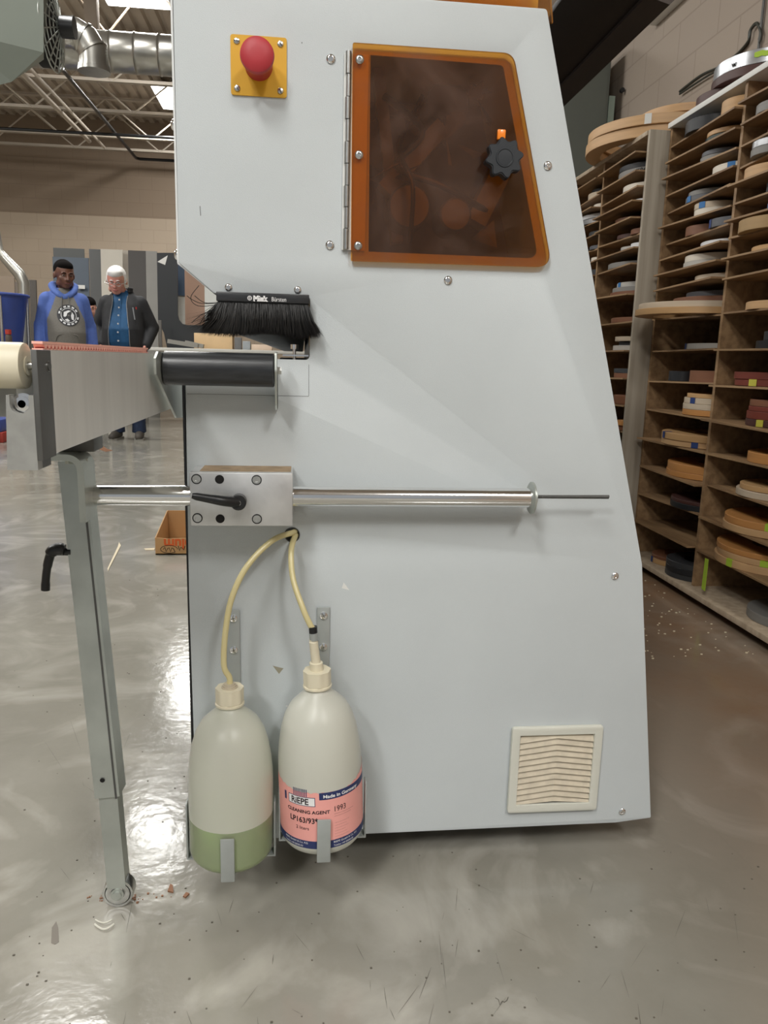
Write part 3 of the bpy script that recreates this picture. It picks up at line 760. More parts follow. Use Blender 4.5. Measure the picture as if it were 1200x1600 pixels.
nt = [(nc.x+rN, zbk)]+[(nc.x+rN*math.cos(-k*PI/10), nc.z+rN*math.sin(-k*PI/10)) for k in range(11)]+[(nc.x-rN, zbk)]
blk = blk+nt+[(xl+.003, zbk)]
MT['alu_dark2'] = MT['alu_dark']
endb = part('end_block', MB().prism(blk, 'Y', Y1+.0002, Y1+.012), 'alu_dark', conv)
part('end_block_core', MB().box((xl+.003, Y1+.0121, zb_c-.010), (Xs-.0045, .689, zbk-.002)), 'flank', endb)
m1 = MB(); m1.lathe([(.0088, 0), (.0088, .0015), (.0062, .0015), (.0060, .006), (.0032, .0064)], (nc.x, Y1+.012, nc.z), (0, -1, 0), 28, False); sbt = part('socket_bolt', m1, 'polished', endb)
m1 = MB(); m1.lathe([(.0031, .0062), (0, .0062)], (nc.x, Y1+.012, nc.z), (0, -1, 0), 6); part('bolt_socket', m1, 'flank', sbt)
zr = PY(30, 571.5, Y1+.02).z; rr_ = (PY(20, 535, Y1+.02).z-PY(20, 608.5, Y1+.02).z)/2
Yr = Y1+.026
m1 = MB(); L = .34; xr = PY(46, 571, Yr).x-.001
m1.lathe([(0, 0), (.008, 0), (.008, .001), (rr_-.0028, .001), (rr_-.0006, .0018), (rr_, .0045), (rr_, L-.003), (rr_-.003, L), (0, L)], (xr, Yr, zr), (-1, 0, 0), 56, False)
part('end_drum', m1, 'cream', conv)
m1 = MB(); m1.cyl((xr-.002, Yr, zr), (Xs-.004, Yr, zr), .0035, n=14); m1.cyl((Xs, Yr, zr), (Xs+.0012, Yr, zr), .0045, n=18); part('drum_axle', m1, 'steel', conv)
m1 = MB(); m1.lathe([(.0040, 0), (.004, .001), (.002, .0012), (0, .0012)], (Xs+.0012, Yr, zr), (1, 0, 0), 18); part('axle_bolt', m1, 'flank', conv)
# bed, far side and the toothed belt
part('bed', MB().box((-.53, Y1+.03+rr_, zb_c+.03), (Xs-.031, 1.2, zt_c-.003)), 'alu_dark', conv)
part('far_profile', MB().prism([(Y1, zb_c), (Y1, zt_c), (1.13, zt_c), (1.245, zb_c)], 'X', -.56, -.545), 'alu', conv)
zb0 = zt_c+.0006
belt = MB()
ztop = PY(45, 532.5, .68).z
belt.box((Xs-.013, Y1+.03, ztop-.0022), (Xs-.004, 1.135, ztop)); belt.box((Xs-.013, Y1+.03, zb0-.0004), (Xs-.004, 1.135, zb0+.0008))
N = 44; p = (1.125-.688)/N
for i in range(N):
    y = .690+i*p; belt.prism([(y+p*.06, zb0), (y+p*.30, zb0), (y+p*.66, ztop-.0024), (y-p*.30, ztop-.0024)], 'X', Xs-.013, Xs-.004)
bt = part('toothed_belt', belt, 'pink', conv, smooth=None)
part('belt_core', MB().box((Xs-.012, Y1+.035, zb0+.0004), (Xs-.0046, 1.13, ztop-.001)), 'red', bt)
# black roller and its plates
z_r = .8605; YR = 1.15
m1 = MB(); m1.lathe([(0, 0), (.0225, 0), (.0243, .0015), (.0243, .1565), (.0225, .158), (0, .158)], (-.1985, YR, z_r), (1, 0, 0), 56, False); part('black_roller', m1, 'blacksatin', conv)
pl = [PX(a, b, -.2) for a, b in ((247, 549), (275, 550), (291, 605), (291, 652), (276, 653), (244, 585), (243, 560))]
part('roller_plate', MB().prism([(q.y, q.z) for q in pl], 'X', -.2028, -.1995), 'zinc', conv)
m1 = MB(); m1.prism(round_poly([(1.137, .8875), (1.166, .8875), (1.178, .86), (1.178, .803), (1.158, .803), (1.130, .86)], .006), 'X', -.0395, -.0365)
m1.box((-.0395, 1.155, .803), (-.0365, D-.001, .86))
part('roller_bracket', m1, 'zinc', conv)
m1 = MB(); m1.cyl((-.037, YR, z_r), (-.030, YR, z_r), .006, n=6); part('roller_nut', m1, 'steel', conv)
# rod, flange, threaded spindle
zr_ = .6705
m1 = MB(); m1.cyl((-.309, 1.162, zr_), (.366, 1.162, zr_), .0155, n=48); rod = part('support_rod', m1, 'polished', conv)
m1 = MB(); m1.lathe([(.024, 0), (.0255, .001), (.0255, .004), (.022, .005), (.012, .005), (.012, .009), (.006, .010), (0, .010)], (.362, 1.162, zr_), (1, 0, 0), 40); part('end_disc', m1, 'zinc', rod)
m1 = MB(); m1.cyl((.37, 1.162, zr_+.002), (.492, 1.162, zr_+.003), .0026, n=12)
for k in range(60): m1.lathe([(.0026, 0), (.0031, .0008), (.0026, .0016)], (.372+k*.002, 1.162, zr_+.002), (1, 0, 0), 10, False)
part('threaded_spindle', m1, 'flank', rod)
# bent plate that carries arm and rod
xo = PY(150, 780, 1.165).x; xi = xo-.009; zt2 = PY(110, 706, 1.14).z; rb = .022
pts = [(xo, .640), (xo, zt2-rb)]+[(xo-rb+rb*math.cos(k*PI/16), zt2-rb+rb*math.sin(k*PI/16)) for k in range(1, 9)]+[(-.372, zt2)]
pts += [(-.372, zt2-.009)]+[(xo-rb+(rb-.009)*math.cos((8-k)*PI/16), zt2-rb+(rb-.009)*math.sin((8-k)*PI/16)) for k in range(0, 9)]+[(xi, .640)]
part('bent_plate', MB().prism(pts, 'Y', 1.108, 1.168), 'zinc', conv)
m1 = MB(); m1.bbox((-.350, 1.14, zt2+.0003), (-.300, 1.192, zb_c-.0003), .001); part('mounting_plate', m1, 'flank', conv)
for X in (-.347, -.338):
    pass
m1 = MB(); m1.cyl((xi-.001, 1.15, zr_), (xi-.009, 1.15, zr_), .007, n=6); part('rod_nut', m1, 'zinc', conv)
Yl = 1.135
A = PY(110, 722, 1.170); B = PY(166.5, 1251, Yl-.015); A.y = 1.194; B.y = 1.146
m1 = MB(); m1.bar(A, B, .038, .042); leg = part('leg', m1, 'zinc', conv)
dl = (B-A).normalized()
E0 = B+(-dl)*.05; E1 = PY(182, 1388, Yl-.015); E1.y = Yl
m1 = MB(); m1.bar(E0+Vector((-.0, 0, 0)), E1+Vector((0, 0, -.002)), .029, .030); ll = part('inner_leg', m1, 'zinc', leg)
m1 = MB(); m1.bar(A+dl*.02+Vector((.0135, -.0213, 0)), B+Vector((.0135, -.0213, 0)), .003, .0012, (0, 1, 0)); part('leg_edge', m1, 'flank', leg)
m1 = MB(); pp = PY(160, 1219, 1.127); m1.lathe([(.0038, .0006), (0, .0007)], pp, (0, -1, 0), 18); part('leg_hole', m1, 'dark', leg)
for X in (109, 131):
    m1 = MB(); q = PY(X, 716, 1.14); m1.cyl((q.x, 1.14, zt2-.017), (q.x, 1.14, zt2-.009), .007, n=6); part('hex_bolt', m1, 'zinc', conv)
wc = Vector((E1.x+.001, Yl-.002, .0245))
m1 = MB(); m1.lathe([(.011, -.012), (.019, -.012), (.0195, -.009), (.0205, -.0115), (.0240, -.0115), (.0245, -.010), (.0245, .010), (.0240, .0115), (.011, .0115)], wc, (0, 1, 0), 40, False)
wh = part('wheel', m1, 'steel', ll)
m1 = MB(); m1.lathe([(.0105, 0), (.0105, .002), (.007, .002), (.007, .005), (.0055, .0055), (0, .0055)], (wc.x, Yl-.015, wc.z), (0, -1, 0), 24); part('wheel_bolt', m1, 'zinc', wh)
hp = PY(98, 862, 1.165); lv = MB()
lv.cyl((A.x+(hp.z-A.z)*dl.x/dl.z-.015, 1.165, hp.z), (hp.x-.012, 1.165, hp.z), .006, n=16)
lv.tube([PY(x, y, 1.16) for x, y in ((101, 859), (92, 858), (82, 861), (76, 876), (72, 900), (71, 922))], [.0085, .0095, .0090, .0068, .0060, .0066], 14, 6)
part('leg_clamp_lever', lv, 'black', leg)
# ------------------------------------------------------------------ racks of edge banding
def proj(p):
    d = Vector(p)-CAM; x = Xd.x*d.x+Yd.x*d.y+Zd.x*d.z; y = Xd.y*d.x+Yd.y*d.y+Zd.y*d.z; z = Xd.z*d.x+Yd.z*d.y+Zd.z*d.z
    return 600+F*x/z, 800+F*y/z
def Yat(px, X, z):
    lo, hi = 1.2, 9.0
    for _ in range(40):
        m = (lo+hi)/2
        if proj((X, m, z))[0] > px: lo = m
        else: hi = m
    return lo
rng = random.Random(5)
Z1 = [1.767, 1.704, 1.641, 1.578, 1.515, 1.45, 1.387, 1.325, 1.262, 1.201, 1.078, .951, .825, .698, .573, .449, .328, .206]
Z2 = [1.767, 1.704, 1.631, 1.569, 1.506, 1.449, 1.387, 1.33, 1.262, 1.198, 1.076, .948, .824, .694, .573, .455, .328, .206]
ZF = [1.76, 1.686, 1.626, 1.567, 1.503, 1.44, 1.38, 1.316, 1.192, 1.073, .949, .826, .710, .595, .47, .345, .22]
XN, XF = 1.505, 1.42
def shelf_part(Xf, y0, y1, z, root, depth=.40):
    tilt = rng.uniform(-.004, .004); out = rng.uniform(-.004, .022) if rng.random() < .75 else rng.uniform(.02, .045)
    sk = rng.uniform(-.03, .03); m1 = MB()
    pts = [(Xf-out-sk*.5, y0+.004), (Xf-out+sk*.5, y1-.004), (Xf+depth-.02, y1-.004), (Xf+depth-.02, y0+.004)]
    m1.prism(pts, 'Z', z-.0065, z)
    for v in m1.bm.verts: v.co.z += tilt*(v.co.y-(y0+y1)/2)/.27
    part('shelf', m1, 'wood', root)
nr = thing('shelf_rack', 'tall plywood rack with two bays of closely spaced shelves, nearest on the right', 'shelf rack', (XN+.2, 2.7, 0))
part('top_board', MB().bbox((XN-.012, 2.10, 1.842), (1.93, 3.245, 1.862), .001), 'white', nr)
part('base_board', MB().bbox((XN-.045, 2.08, .035), (1.92, 3.245, .055), .001), 'plyface', nr)
part('plinth', MB().box((XN+.03, 2.12, 0), (1.90, 3.22, .035)), 'dark', nr)
part('back_board', MB().box((1.915, 2.12, .055), (1.925, 3.245, 1.842)), 'plyface', nr)
for y, nm in ((2.115, 'side_panel'), (2.69, 'divider'), (3.233, 'side_panel')):
    m1 = MB(); m1.box((XN, y-.008, .055), (1.915, y+.008, 1.842)); part(nm, m1, 'wood', nr)
for z in Z1: shelf_part(XN, 2.698, 3.225, z, nr)
for z in Z2: shelf_part(XN, 2.123, 2.682, z, nr)
fr = thing('shelf_rack', 'plywood rack standing farther back, with a broad grey end board beside the near rack', 'shelf rack', (XF+.2, 3.9, 0))
MT['endboard'] = mat('end_board', 'a59b8b', .65, 0, 0, 4, col2='938979', stretch=(10, 10, .5))
part('end_board', MB().bbox((XF, 3.248, .03), (1.93, 3.266, 1.838), .001), 'endboard', fr)
for y in (3.73, 4.2, 4.67): part('divider', MB().box((XF, y-.008, .05), (1.9, y+.008, 1.82)), 'wood', fr)
part('top_board', MB().bbox((XF-.005, 3.267, 1.820), (1.93, 4.68, 1.838), .001), 'plyface', fr)
part('back_board', MB().box((1.9, 3.267, .05), (1.91, 4.68, 1.82)), 'plyface', fr)
part('base_board', MB().box((XF-.02, 3.267, .03), (1.9, 4.68, .05)), 'plyface', fr)
part('plinth', MB().box((XF+.05, 3.28, 0), (1.88, 4.66, .03)), 'dark', fr)
for z in ZF: shelf_part(XF, 3.27, 3.722, z, fr); shelf_part(XF, 3.738, 4.192, z, fr); shelf_part(XF, 4.208, 4.662, z, fr)

COLS = dict(black=('1e2024', 'black'), tan=('c19a6b', 'tan'), dgreen=('2c3b30', 'dark green'), grey=('83817d', 'grey'), cream=('dcd3c4', 'cream'), slate=('5f6166', 'slate grey'),
            white=('dfe0e2', 'white'), brown=('7a5038', 'brown'), lgrey=('b5b1aa', 'light grey'), beige=('c4b49e', 'beige'), red=('6e2f22', 'reddish brown'), orange=('c28a50', 'honey coloured'),
            wood=('c9a377', 'wood veneer'), dbrown=('4a2d28', 'dark brown'), silver=('c3c6ca', 'silver'), blue=('7d93c4', 'pale blue'), pinkc=('b98a88', 'pinkish'), ply=('a98b60', 'striped plywood coloured'), char=('35373a', 'charcoal'))
for k, (h, _) in COLS.items():
    MT['c_'+k] = mat('banding_'+k, h, .3 if k in ('silver', 'white') else .5, .7 if k == 'silver' else 0, .12, 3, stretch=(1, 1, 22))
MT['tapeblue'] = mat('blue_tape', '2f6ea8', .6); MT['tapegreen'] = mat('green_tape', 'a3c23a', .6); MT['tapewhite'] = mat('paper_tag', 'd8d8d4', .6)
MT['tapeyellow'] = mat('yellow_tape', 'b5b040', .6); MT['tapenavy'] = mat('navy_tape', '223a72', .6)
ORD = ['topmost', 'second', 'third', 'fourth', 'fifth', 'sixth', 'seventh', 'eighth', 'ninth', 'tenth', 'eleventh', 'twelfth', 'thirteenth', 'fourteenth', 'fifteenth', 'sixteenth', 'seventeenth', 'lowest']
used = set()
def coil(col, cx, cy, z, R, h, label, group, tape=None, inner=.45, ang=None):
    """one wound roll of edge banding, flat on its side"""
    t = thing('edge_banding_roll', label, 'roll', (cx, cy, z), group)
    assert label not in used, label
    used.add(label)
    n = 56; ri = R*inner; m1 = MB(); e = .0012
    # outer turn ends in a small step, like the loose end of a wound strip
    def ring(r, zz, stepped):
        vs = []
        for k in range(n):
            a = 2*PI*k/n; rr = r+(.0016*(k/n) if stepped else 0)
            vs.append(m1.bm.verts.new((rr*math.cos(a+1), rr*math.sin(a+1), zz)))
        return vs
    rs = [ring(ri, 0, False), ring(R-e, 0, True), ring(R, e, True), ring(R, h-e, True), ring(R-e, h, True)]
    for q in range(1, 6):   # slightly uneven winding on the top face
        rs.append(ring(R-(R-ri)*q/6, h-rng.uniform(0, .0012), False))
    rs.append(ring(ri, h, False))
    rs.append(rs[0])
    for A, B in zip(rs, rs[1:]):
        for k in range(n): m1.bm.faces.new((A[k], A[(k+1) % n], B[(k+1) % n], B[k]))
    part('wound_strip', m1, 'c_'+col, t, local=True)
    if tape:
        tc, ta = tape; ta = math.radians(ta) if ang is None else ang
        m2 = MB(); dw = .014/R; rr = R+.0022
        P = []
        for k in range(5):
            a = ta+dw*(k-2)/2; P.append([m2.bm.verts.new((r_q*math.cos(a), r_q*math.sin(a), zz)) for r_q, zz in ((R-.03, h+.0007), (rr, h+.0007), (rr, 0.0004))])
        for A, B in zip(P, P[1:]):
            for k in range(2): m2.bm.faces.new((A[k], A[k+1], B[k+1], B[k]))
        part('tape', m2, 'tape'+tc, t, local=True)
    return t
BAYS = [(2.698, 3.225, XN), (2.123, 2.682, XN), (3.266, 3.722, XF), (3.738, 4.192, XF), (4.208, 4.662, XF)]
def slot(bayname, Xf, zs, lev, pxl, pxr, stack, prot=.0, rmax=.23, offs=0.0):
    """rolls lying on shelf 'lev', seen from pixel pxl to pxr; stack: list of (colour, height, tape, radius scale)"""
    z = zs[lev] if lev < 18 and lev >= 0 and lev < len(zs) else .055
    y1, y0 = Yat(pxl, Xf, z), Yat(pxr, Xf, z)
    R = min(max((y1-y0)/2, .05), rmax); cy = (y0+y1)/2
    lo_, hi_ = [b for b in BAYS if b[0]-.1 < cy < b[1]+.1 and b[2] == Xf][0][:2] if [b for b in BAYS if b[0] < cy < b[1] and b[2] == Xf] else min([b for b in BAYS if b[2] == Xf], key=lambda b: abs((b[0]+b[1])/2-cy))[:2]
    bb = [b for b in BAYS if b[0] <= cy <= b[1] and b[2] == Xf]
    if bb: lo_, hi_ = bb[0][:2]
    R = min(R*1.08, (hi_-lo_)/2-.012); cy = min(max(cy, lo_+R+.009), hi_-R-.009)
    zz = z+.0006
    for i, (col, h, tape, rs) in enumerate(stack):
        r = R*rs; jx = rng.uniform(-.006, .006) if i else 0
        cx = Xf-prot+r+offs+jx+(R-r)*.3
        lv = 'bottom' if z < .06 else ORD[lev]
        pos = '' if len(stack) == 1 else (', stack bottom' if i == 0 else (', stack top' if i == len(stack)-1 else (', second in stack' if i == 1 else ', third in stack')))
        lb = f'{COLS[col][1]} roll on the {lv} shelf of {bayname}{pos}'
        if lb in used: lb = f'{COLS[col][1]} roll on the {lv} shelf of {bayname}, nearer the viewer{pos}'
        coil(col, cx, cy+(rng.uniform(-.006, .006) if i else 0), zz, r, h, lb, 'edge banding rolls on the racks', tape)
        zz += h+.0006
T = lambda c, a=200: (c, a)
A_ = "near rack's left bay"; B_ = "near rack's right bay"; C_ = "far rack's end bay"; D_ = "far rack's inner bay"
S = lambda lev, l, r, st, **k: slot(A_, XN, Z1, lev, l, r, st, **k)
S(0, 1066, 1110, [('black', .045, T('blue', 140), 1)], prot=.03); S(0, 1124, 1160, [('tan', .045, None, 1)], prot=.02)
S(1, 1088, 1130, [('dgreen', .022, T('blue', 150), 1), ('tan', .016, None, .97)])
S(2, 1080, 1118, [('grey', .022, None, 1), ('slate', .016, None, .9)]); 
S(3, 1103, 1150, [('cream', .024, T('blue', 215), 1)], prot=.01)
S(4, 1056, 1098, [('slate', .022, T('blue', 180), 1), ('grey', .018, T('navy', 150), .9)])
S(5, 1076, 1110, [('cream', .022, None, 1), ('beige', .022, T('blue', 200), .93)], prot=.01)
S(6, 1057, 1095, [('brown', .036, None, 1)]); S(6, 1098, 1138, [('slate', .03, T('navy', 165), 1)], prot=.01)
S(7, 1075, 1130, [('white', .022, None, 1)])
S(8, 1054, 1108, [('lgrey', .022, None, 1), ('cream', .024, None, .92)], prot=.015)
S(9, 1064, 1125, [('beige', .026, T('navy', 140), 1)])
coil('tan', 1.56, 2.975, 1.079, .235, .024, 'largest tan roll sticking out across the grey end board, lower of two', 'edge banding rolls on the racks', None, .7)
coil('beige', 1.572, 2.98, 1.1035, .232, .022, 'large beige roll sticking out across the grey end board, upper of two', 'edge banding rolls on the racks', None, .7)
coil('brown', 1.655, 2.95, 1.126, .19, .022, 'brown roll lying on the two big rolls that stick out', 'edge banding rolls on the racks', None, .6)
coil('slate', 1.68, 2.94, 1.1485, .17, .022, 'slate roll topmost on the big rolls that stick out', 'edge banding rolls on the racks', None, .6)
S(11, 1046, 1116, [('lgrey', .022, T('navy', 165), 1)])
S(12, 1060, 1112, [('brown', .045, None, 1)]); S(12, 1040, 1053, [('black', .04, None, 1)])
S(13, 1047, 1106, [('orange', .022, None, 1), ('beige', .022, None, .97), ('beige', .022, T('navy', 190), .95), ('tan', .016, None, .86)])
S(14, 1018, 1100, [('wood', .022, T('navy', 215), 1), ('tan', .026, T('navy', 170), .97)], prot=.03)
S(15, 1022, 1096, [('orange', .022, None, 1), ('orange', .030, None, .97)], prot=.01)
S(16, 1034, 1092, [('black', .022, None, 1), ('dbrown', .014, None, .98)], prot=.01)
S(18, 1046, 1090, [('char', .022, None, 1), ('black', .022, None, .99), ('char', .022, None, .98)], prot=.03); S(18, 1006, 1036, [('tan', .022, T('navy', 170), 1), ('brown', .014, None, .95)])
S = lambda lev, l, r, st, **k: slot(B_, XN, Z2, lev, l, r, st, **k)
S(0, 1191, 1230, [('pinkc', .034, None, 1)], prot=.01)
S(1, 1173, 1222, [('grey', .03, None, 1)], prot=.02)
S(2, 1186, 1224, [('brown', .02, None, 1), ('tan', .016, None, .95)])
S(3, 1170, 1216, [('grey', .024, None, 1), ('silver', .022, None, .93)], prot=.03)
S(4, 1156, 1212, [('wood', .034, None, 1)], prot=.03)
S(5, 1185, 1220, [('char', .03, None, 1)])
S(6, 1185, 1225, [('blue', .026, None, 1)])
S(7, 1134, 1205, [('ply', .040, T('blue', 235), 1)], prot=.045)
S(8, 1153, 1215, [('tan', .022, None, 1)])
S(10, 1152, 1216, [('wood', .026, None, 1)], prot=.02)
S(11, 1158, 1226, [('black', .026, None, 1), ('char', .03, None, .6)])
S(12, 1127, 1188, [('red', .022, T('yellow', 205), 1), ('red', .024, None, .97)]); S(12, 1190, 1230, [('tan', .022, None, 1), ('brown', .022, None, .95)])
S(13, 1145, 1216, [('dbrown', .022, T('yellow', 195), 1), ('red', .026, T('yellow', 232), .99), ('red', .016, None, .9), ('brown', .022, None, .86)], prot=.01)
S(14, 1146, 1210, [('orange', .034, None, 1)])
S(15, 1128, 1206, [('beige', .022, None, 1), ('tan', .018, None, .8)], prot=.01)
S(16, 1108, 1196, [('wood', .024, None, 1), ('orange', .024, T('green', 225), .97)], prot=.02)
S(17, 1094, 1192, [('wood', .026, T('green', 190), 1), ('wood', .020, T('green', 222), .98), ('orange', .018, None, .96)], prot=.03)
S(18, 1142, 1215, [('grey', .030, None, 1)], prot=.0)
S = lambda lev, l, r, st, **k: slot(C_, XF, ZF, lev, l, r, st, **k)
S(1, 966, 1012, [('grey', .026, None, 1), ('black', .022, None, .92)], prot=.03)
S(2, 971, 1008, [('cream', .024, None, 1)], prot=.02)
S(3, 972, 1000, [('white', .018, None, 1)])
S(4, 949, 980, [('brown', .030, None, 1)]);
S(5, 984, 1004, [('brown', .022, None, 1)]); S(5, 953, 982, [('dbrown', .018, None, 1)])
S(6, 962, 982, [('lgrey', .020, None, 1)]); S(6, 986, 1003, [('white', .022, None, 1)])
S(7, 936, 982, [('grey', .024, None, 1)], prot=.01)
S(8, 940, 998, [('brown', .018, None, 1), ('grey', .020, None, .8), ('lgrey', .022, T('blue', 180), .65)])
S(9, 938, 985, [('brown', .022, None, 1)])
S(10, 950, 988, [('lgrey', .022, None, 1), ('char', .018, None, .5), ('beige', .02, None, .8)])
S(11, 954, 984, [('brown', .022, None, 1), ('char', .02, None, .9)]); S(12, 956, 982, [('brown', .04, None, 1)])
S(13, 966, 980, [('brown', .022, None, 1), ('orange', .022, None, .95)])
S = lambda lev, l, r, st, **k: slot(D_, XF, ZF, lev, l, r, st, **k)
S(1, 909, 934, [('beige', .03, None, 1), ('black', .018, None, .7)])
S(2, 900, 920, [('white', .02, None, 1)]); S(2, 922, 938, [('cream', .024, None, 1)])
S(3, 905, 938, [('silver', .022, None, 1), ('white', .02, None, .96)], prot=.02)
S(4, 912, 934, [('char', .024, None, 1)])
S(5, 916, 934, [('slate', .018, None, 1)]); S(6, 920, 932, [('cream', .02, None, 1)]); S(7, 921, 931, [('char', .026, None, 1)])
# number written on the grey roll at the far rack
gr = [o for o in bpy.data.objects if o.get('label', '').startswith('grey roll on the second shelf of far rack')][0]
Rg = max(v.co.x for v in gr.children[0].data.vertices)
m1 = MB(); add_text(m1, 'K84 G', .026, lambda u, v: Vector(((Rg+.0016)*math.cos(-2.55+u/Rg), (Rg+.0016)*math.sin(-2.55+u/Rg), .004+v)), .0004); part('marker_writing', m1, 'dark', gr, local=True, smooth=None)
# big rings lying on top of the racks
G2 = 'large rolls on top of the racks'
z = 1.8385
coil('wood', 1.64, 3.62, z, .335, .044, 'largest pale wood roll overhanging the top of the far rack, lower of two', G2, None, .80); z += .0446
coil('wood', 1.63, 3.60, z, .325, .040, 'large pale wood roll with white tape, second from below on the far rack', G2, T('white', 235), .80); z += .0406
coil('tan', 1.71, 3.56, z, .205, .030, 'smaller wood roll with blue tape, third from below on the far rack', G2, T('blue', 225), .6); z += .0306
coil('wood', 1.715, 3.545, z, .205, .032, 'smaller wood roll, topmost of the pile on the far rack', G2, None, .6)
z = 1.8625
coil('dbrown', 1.665, 3.03, z, .150, .044, 'glossy dark brown roll lying lowest on top of the near rack', G2, T('green', 250), .5); z += .0446
coil('dbrown', 1.72, 2.93, z, .195, .030, 'dark brown roll with yellow tape under the silver one', G2, T('yellow', 250), .6); z += .0306
coil('silver', 1.725, 2.925, z, .197, .046, 'shiny silver roll crossed with green tape, topmost on the near rack', G2, T('green', 245), .6)
sv = [o for o in bpy.data.objects if o.get('label', '').startswith('shiny silver')][0]
m1 = MB(); P = []
for k in range(14):
    a = math.radians(222+k*3.6); P.append([m1.bm.verts.new((.2000*math.cos(a), .2000*math.sin(a), q)) for q in (.020-.003*(k % 2), .034+.002*(k % 3))])
for a, b in zip(P, P[1:]): m1.bm.faces.new((a[0], b[0], b[1], a[1]))
part('green_strip', m1, 'tapegreen', sv, local=True)
m1 = MB(); add_text(m1, 'w', .026, lambda u, v: Vector((.1999*math.cos(3.46+u/.2), .1999*math.sin(3.46+u/.2), .008+v)), .0008); part('marker_writing', m1, 'dark', sv, local=True, smooth=None)
# long slab-like roll sticking out in front of the end board
coil('tan', 1.56, 3.02, 1.0785+.09, .001, .001, 'x', 'x') if False else None
zz = 1.085
coil('beige', 1.545, 2.975, 1.0425, .235, .034, 'broad flat beige roll sticking out of the near rack across the grey end board', G2, None, .7) if False else None
# hanging end of green tape
q = PX(1104, 878, XN-.045)
m1 = MB(); m1.prism([(q.y-.012, q.z+.012), (q.y+.012, q.z+.012), (q.y+.014, q.z-.105), (q.y-.012, q.z-.107)], 'X', q.x-.0006, q.x)
solo('masking_tape', m1, 'tapegreen', 'strip of green tape hanging down from the lowest rolls of the near rack', 'tape')

# ------------------------------------------------------------------ wall fittings on the right
m1 = MB(); w_ = 1.945
m1.tube([PX(x, y, w_) for x, y in ((1062, 143), (1095, 118), (1125, 104), (1150, 86), (1168, 68), (1172, 48), (1182, 36), (1188, 48), (1186, 62))], .006, 8, 6)
m1.tube([PX(x, y, w_-.01) for x, y in ((1062, 147), (1100, 122), (1130, 104), (1156, 80), (1170, 62), (1174, 45), (1183, 38), (1189, 52), (1187, 66))], .005, 8, 6)
solo('cable', m1, 'cable', 'dark cable looping up the right wall behind the rolls', 'cable')
p = PX(1187, 60, 1.94); solo('conduit', MB().cyl((1.94, p.y, 1.9), (1.94, p.y, 4.4), .006, n=10), 'flank', 'thin vertical conduit on the right wall above the near rack', 'conduit')
a = PX(1022, 33, 1.93)
solo('cable_tray', MB().bbox((1.90, 2.5, a.z-.02), (1.949, 4.5, a.z+.03), .003), 'white', 'white cable trunking along the right wall, partly behind the dark lid', 'cable trunking')
MT['cabinet'] = mat('cabinet_grey_green', '6c726c', .5, .1, .06, 4)
cz = PY(975, 72, 4.9).z
cab = thing('electrical_cabinet', 'tall grey green metal cabinet behind the far rack', 'cabinet', (1.45, 5.1, 0))
part('cabinet_body', MB().bbox((.75, 4.9, .0), (1.86, 5.4, cz), .006), 'cabinet', cab)
part('cabinet_door', MB().bbox((.77, 4.885, .1), (1.84, 4.899, cz-.02), .003), 'cabinet', cab)
p = PY(971, 142, 4.88); part('lock', MB().cyl(p, p-Vector((0, .02, 0)), .014), 'black', cab)
MT['paleg'] = mat('pale_green_edge', '8e9d92', .5)
part('edge_strip', MB().box((1.862, 4.9, .1), (1.90, 4.93, cz-.28)), 'paleg', cab)

# ------------------------------------------------------------------ roof steel, ducts, heater
MT['joist'] = mat('joist_paint', 'c0b6a8', .6, 0, .08, 3); MT['joistb'] = mat('joist_brown', '7d6f60', .6, 0, .1, 3)
def joist(y, m, label, z0=3.89, z1=4.42, x0=-6.5, x1=1.9, step=.62):
    t = thing('roof_joist', label, 'joist', ((x0+x1)/2, y, z0), 'open web roof joists')
    for nm, z in (('bottom_chord', z0), ('top_chord', z1)):
        m1 = MB(); m1.box((x0, y-.035, z-.006 if z == z0 else z-.04), (x1, y+.035, z if z == z0 else z-.034)); m1.box((x0, y-.006, z-.006 if z == z0 else z-.04), (x1, y+.006, z+.035 if z == z0 else z)); part(nm, m1, m, t)
    m1 = MB(); x = x0; k = 0
    while x+step < x1: m1.tube([(x, y, z0 if k % 2 else z1-.03), (x+step, y, z1-.03 if k % 2 else z0)], .011, 6); x += step; k += 1
    part('web', m1, m, t)
joist(8.35, 'joistb', 'brownish open web roof joist nearest the heater, highest in the picture', step=.42)
joist(9.7, 'joist', 'open web roof joist just behind the round duct')
joist(10.85, 'joist', 'pale open web roof joist crossing in the middle, over the small ceiling light')
joist(12.05, 'joist', 'pale open web roof joist second from the far wall')
joist(12.75, 'joist', 'pale open web roof joist closest to the far wall')
def pipe(name, pts, r, m, label, cat='pipe', sm=0, n=12):
    return solo(name, MB().tube(pts, r, n, sm), m, label, cat)
q0 = PZ(97, 108, 3.84); 
a = PZ(228, 257, 3.84)
pipe('sprinkler_pipe', [(q0.x, 6.6, 3.84), (q0.x, 12.95, 3.84), (q0.x+.05, 13.0, 3.84), (1.5, 13.0, 3.84)], .022, 'black', 'black pipe running back under the roof and turning along the far wall')
pipe('sprinkler_pipe', [(-6.5, PZ(100, 206, 3.79).y, 3.79), (1.8, PZ(100, 206, 3.79).y, 3.79)], .020, 'black', 'thin black pipe crossing below the joists near the far wall')
q1 = PZ(60, 140, 3.86); pipe('gas_pipe', [(q1.x, 8, 3.86), (q1.x, 12.2, 3.86)], .03, 'joist', 'white pipe under the roof, left of the black one')
q1 = PZ(78, 140, 3.86); pipe('gas_pipe', [(q1.x, 8, 3.86), (q1.x, 12.5, 3.86)], .02, 'joist', 'thinner white pipe beside the first, nearer the black one')
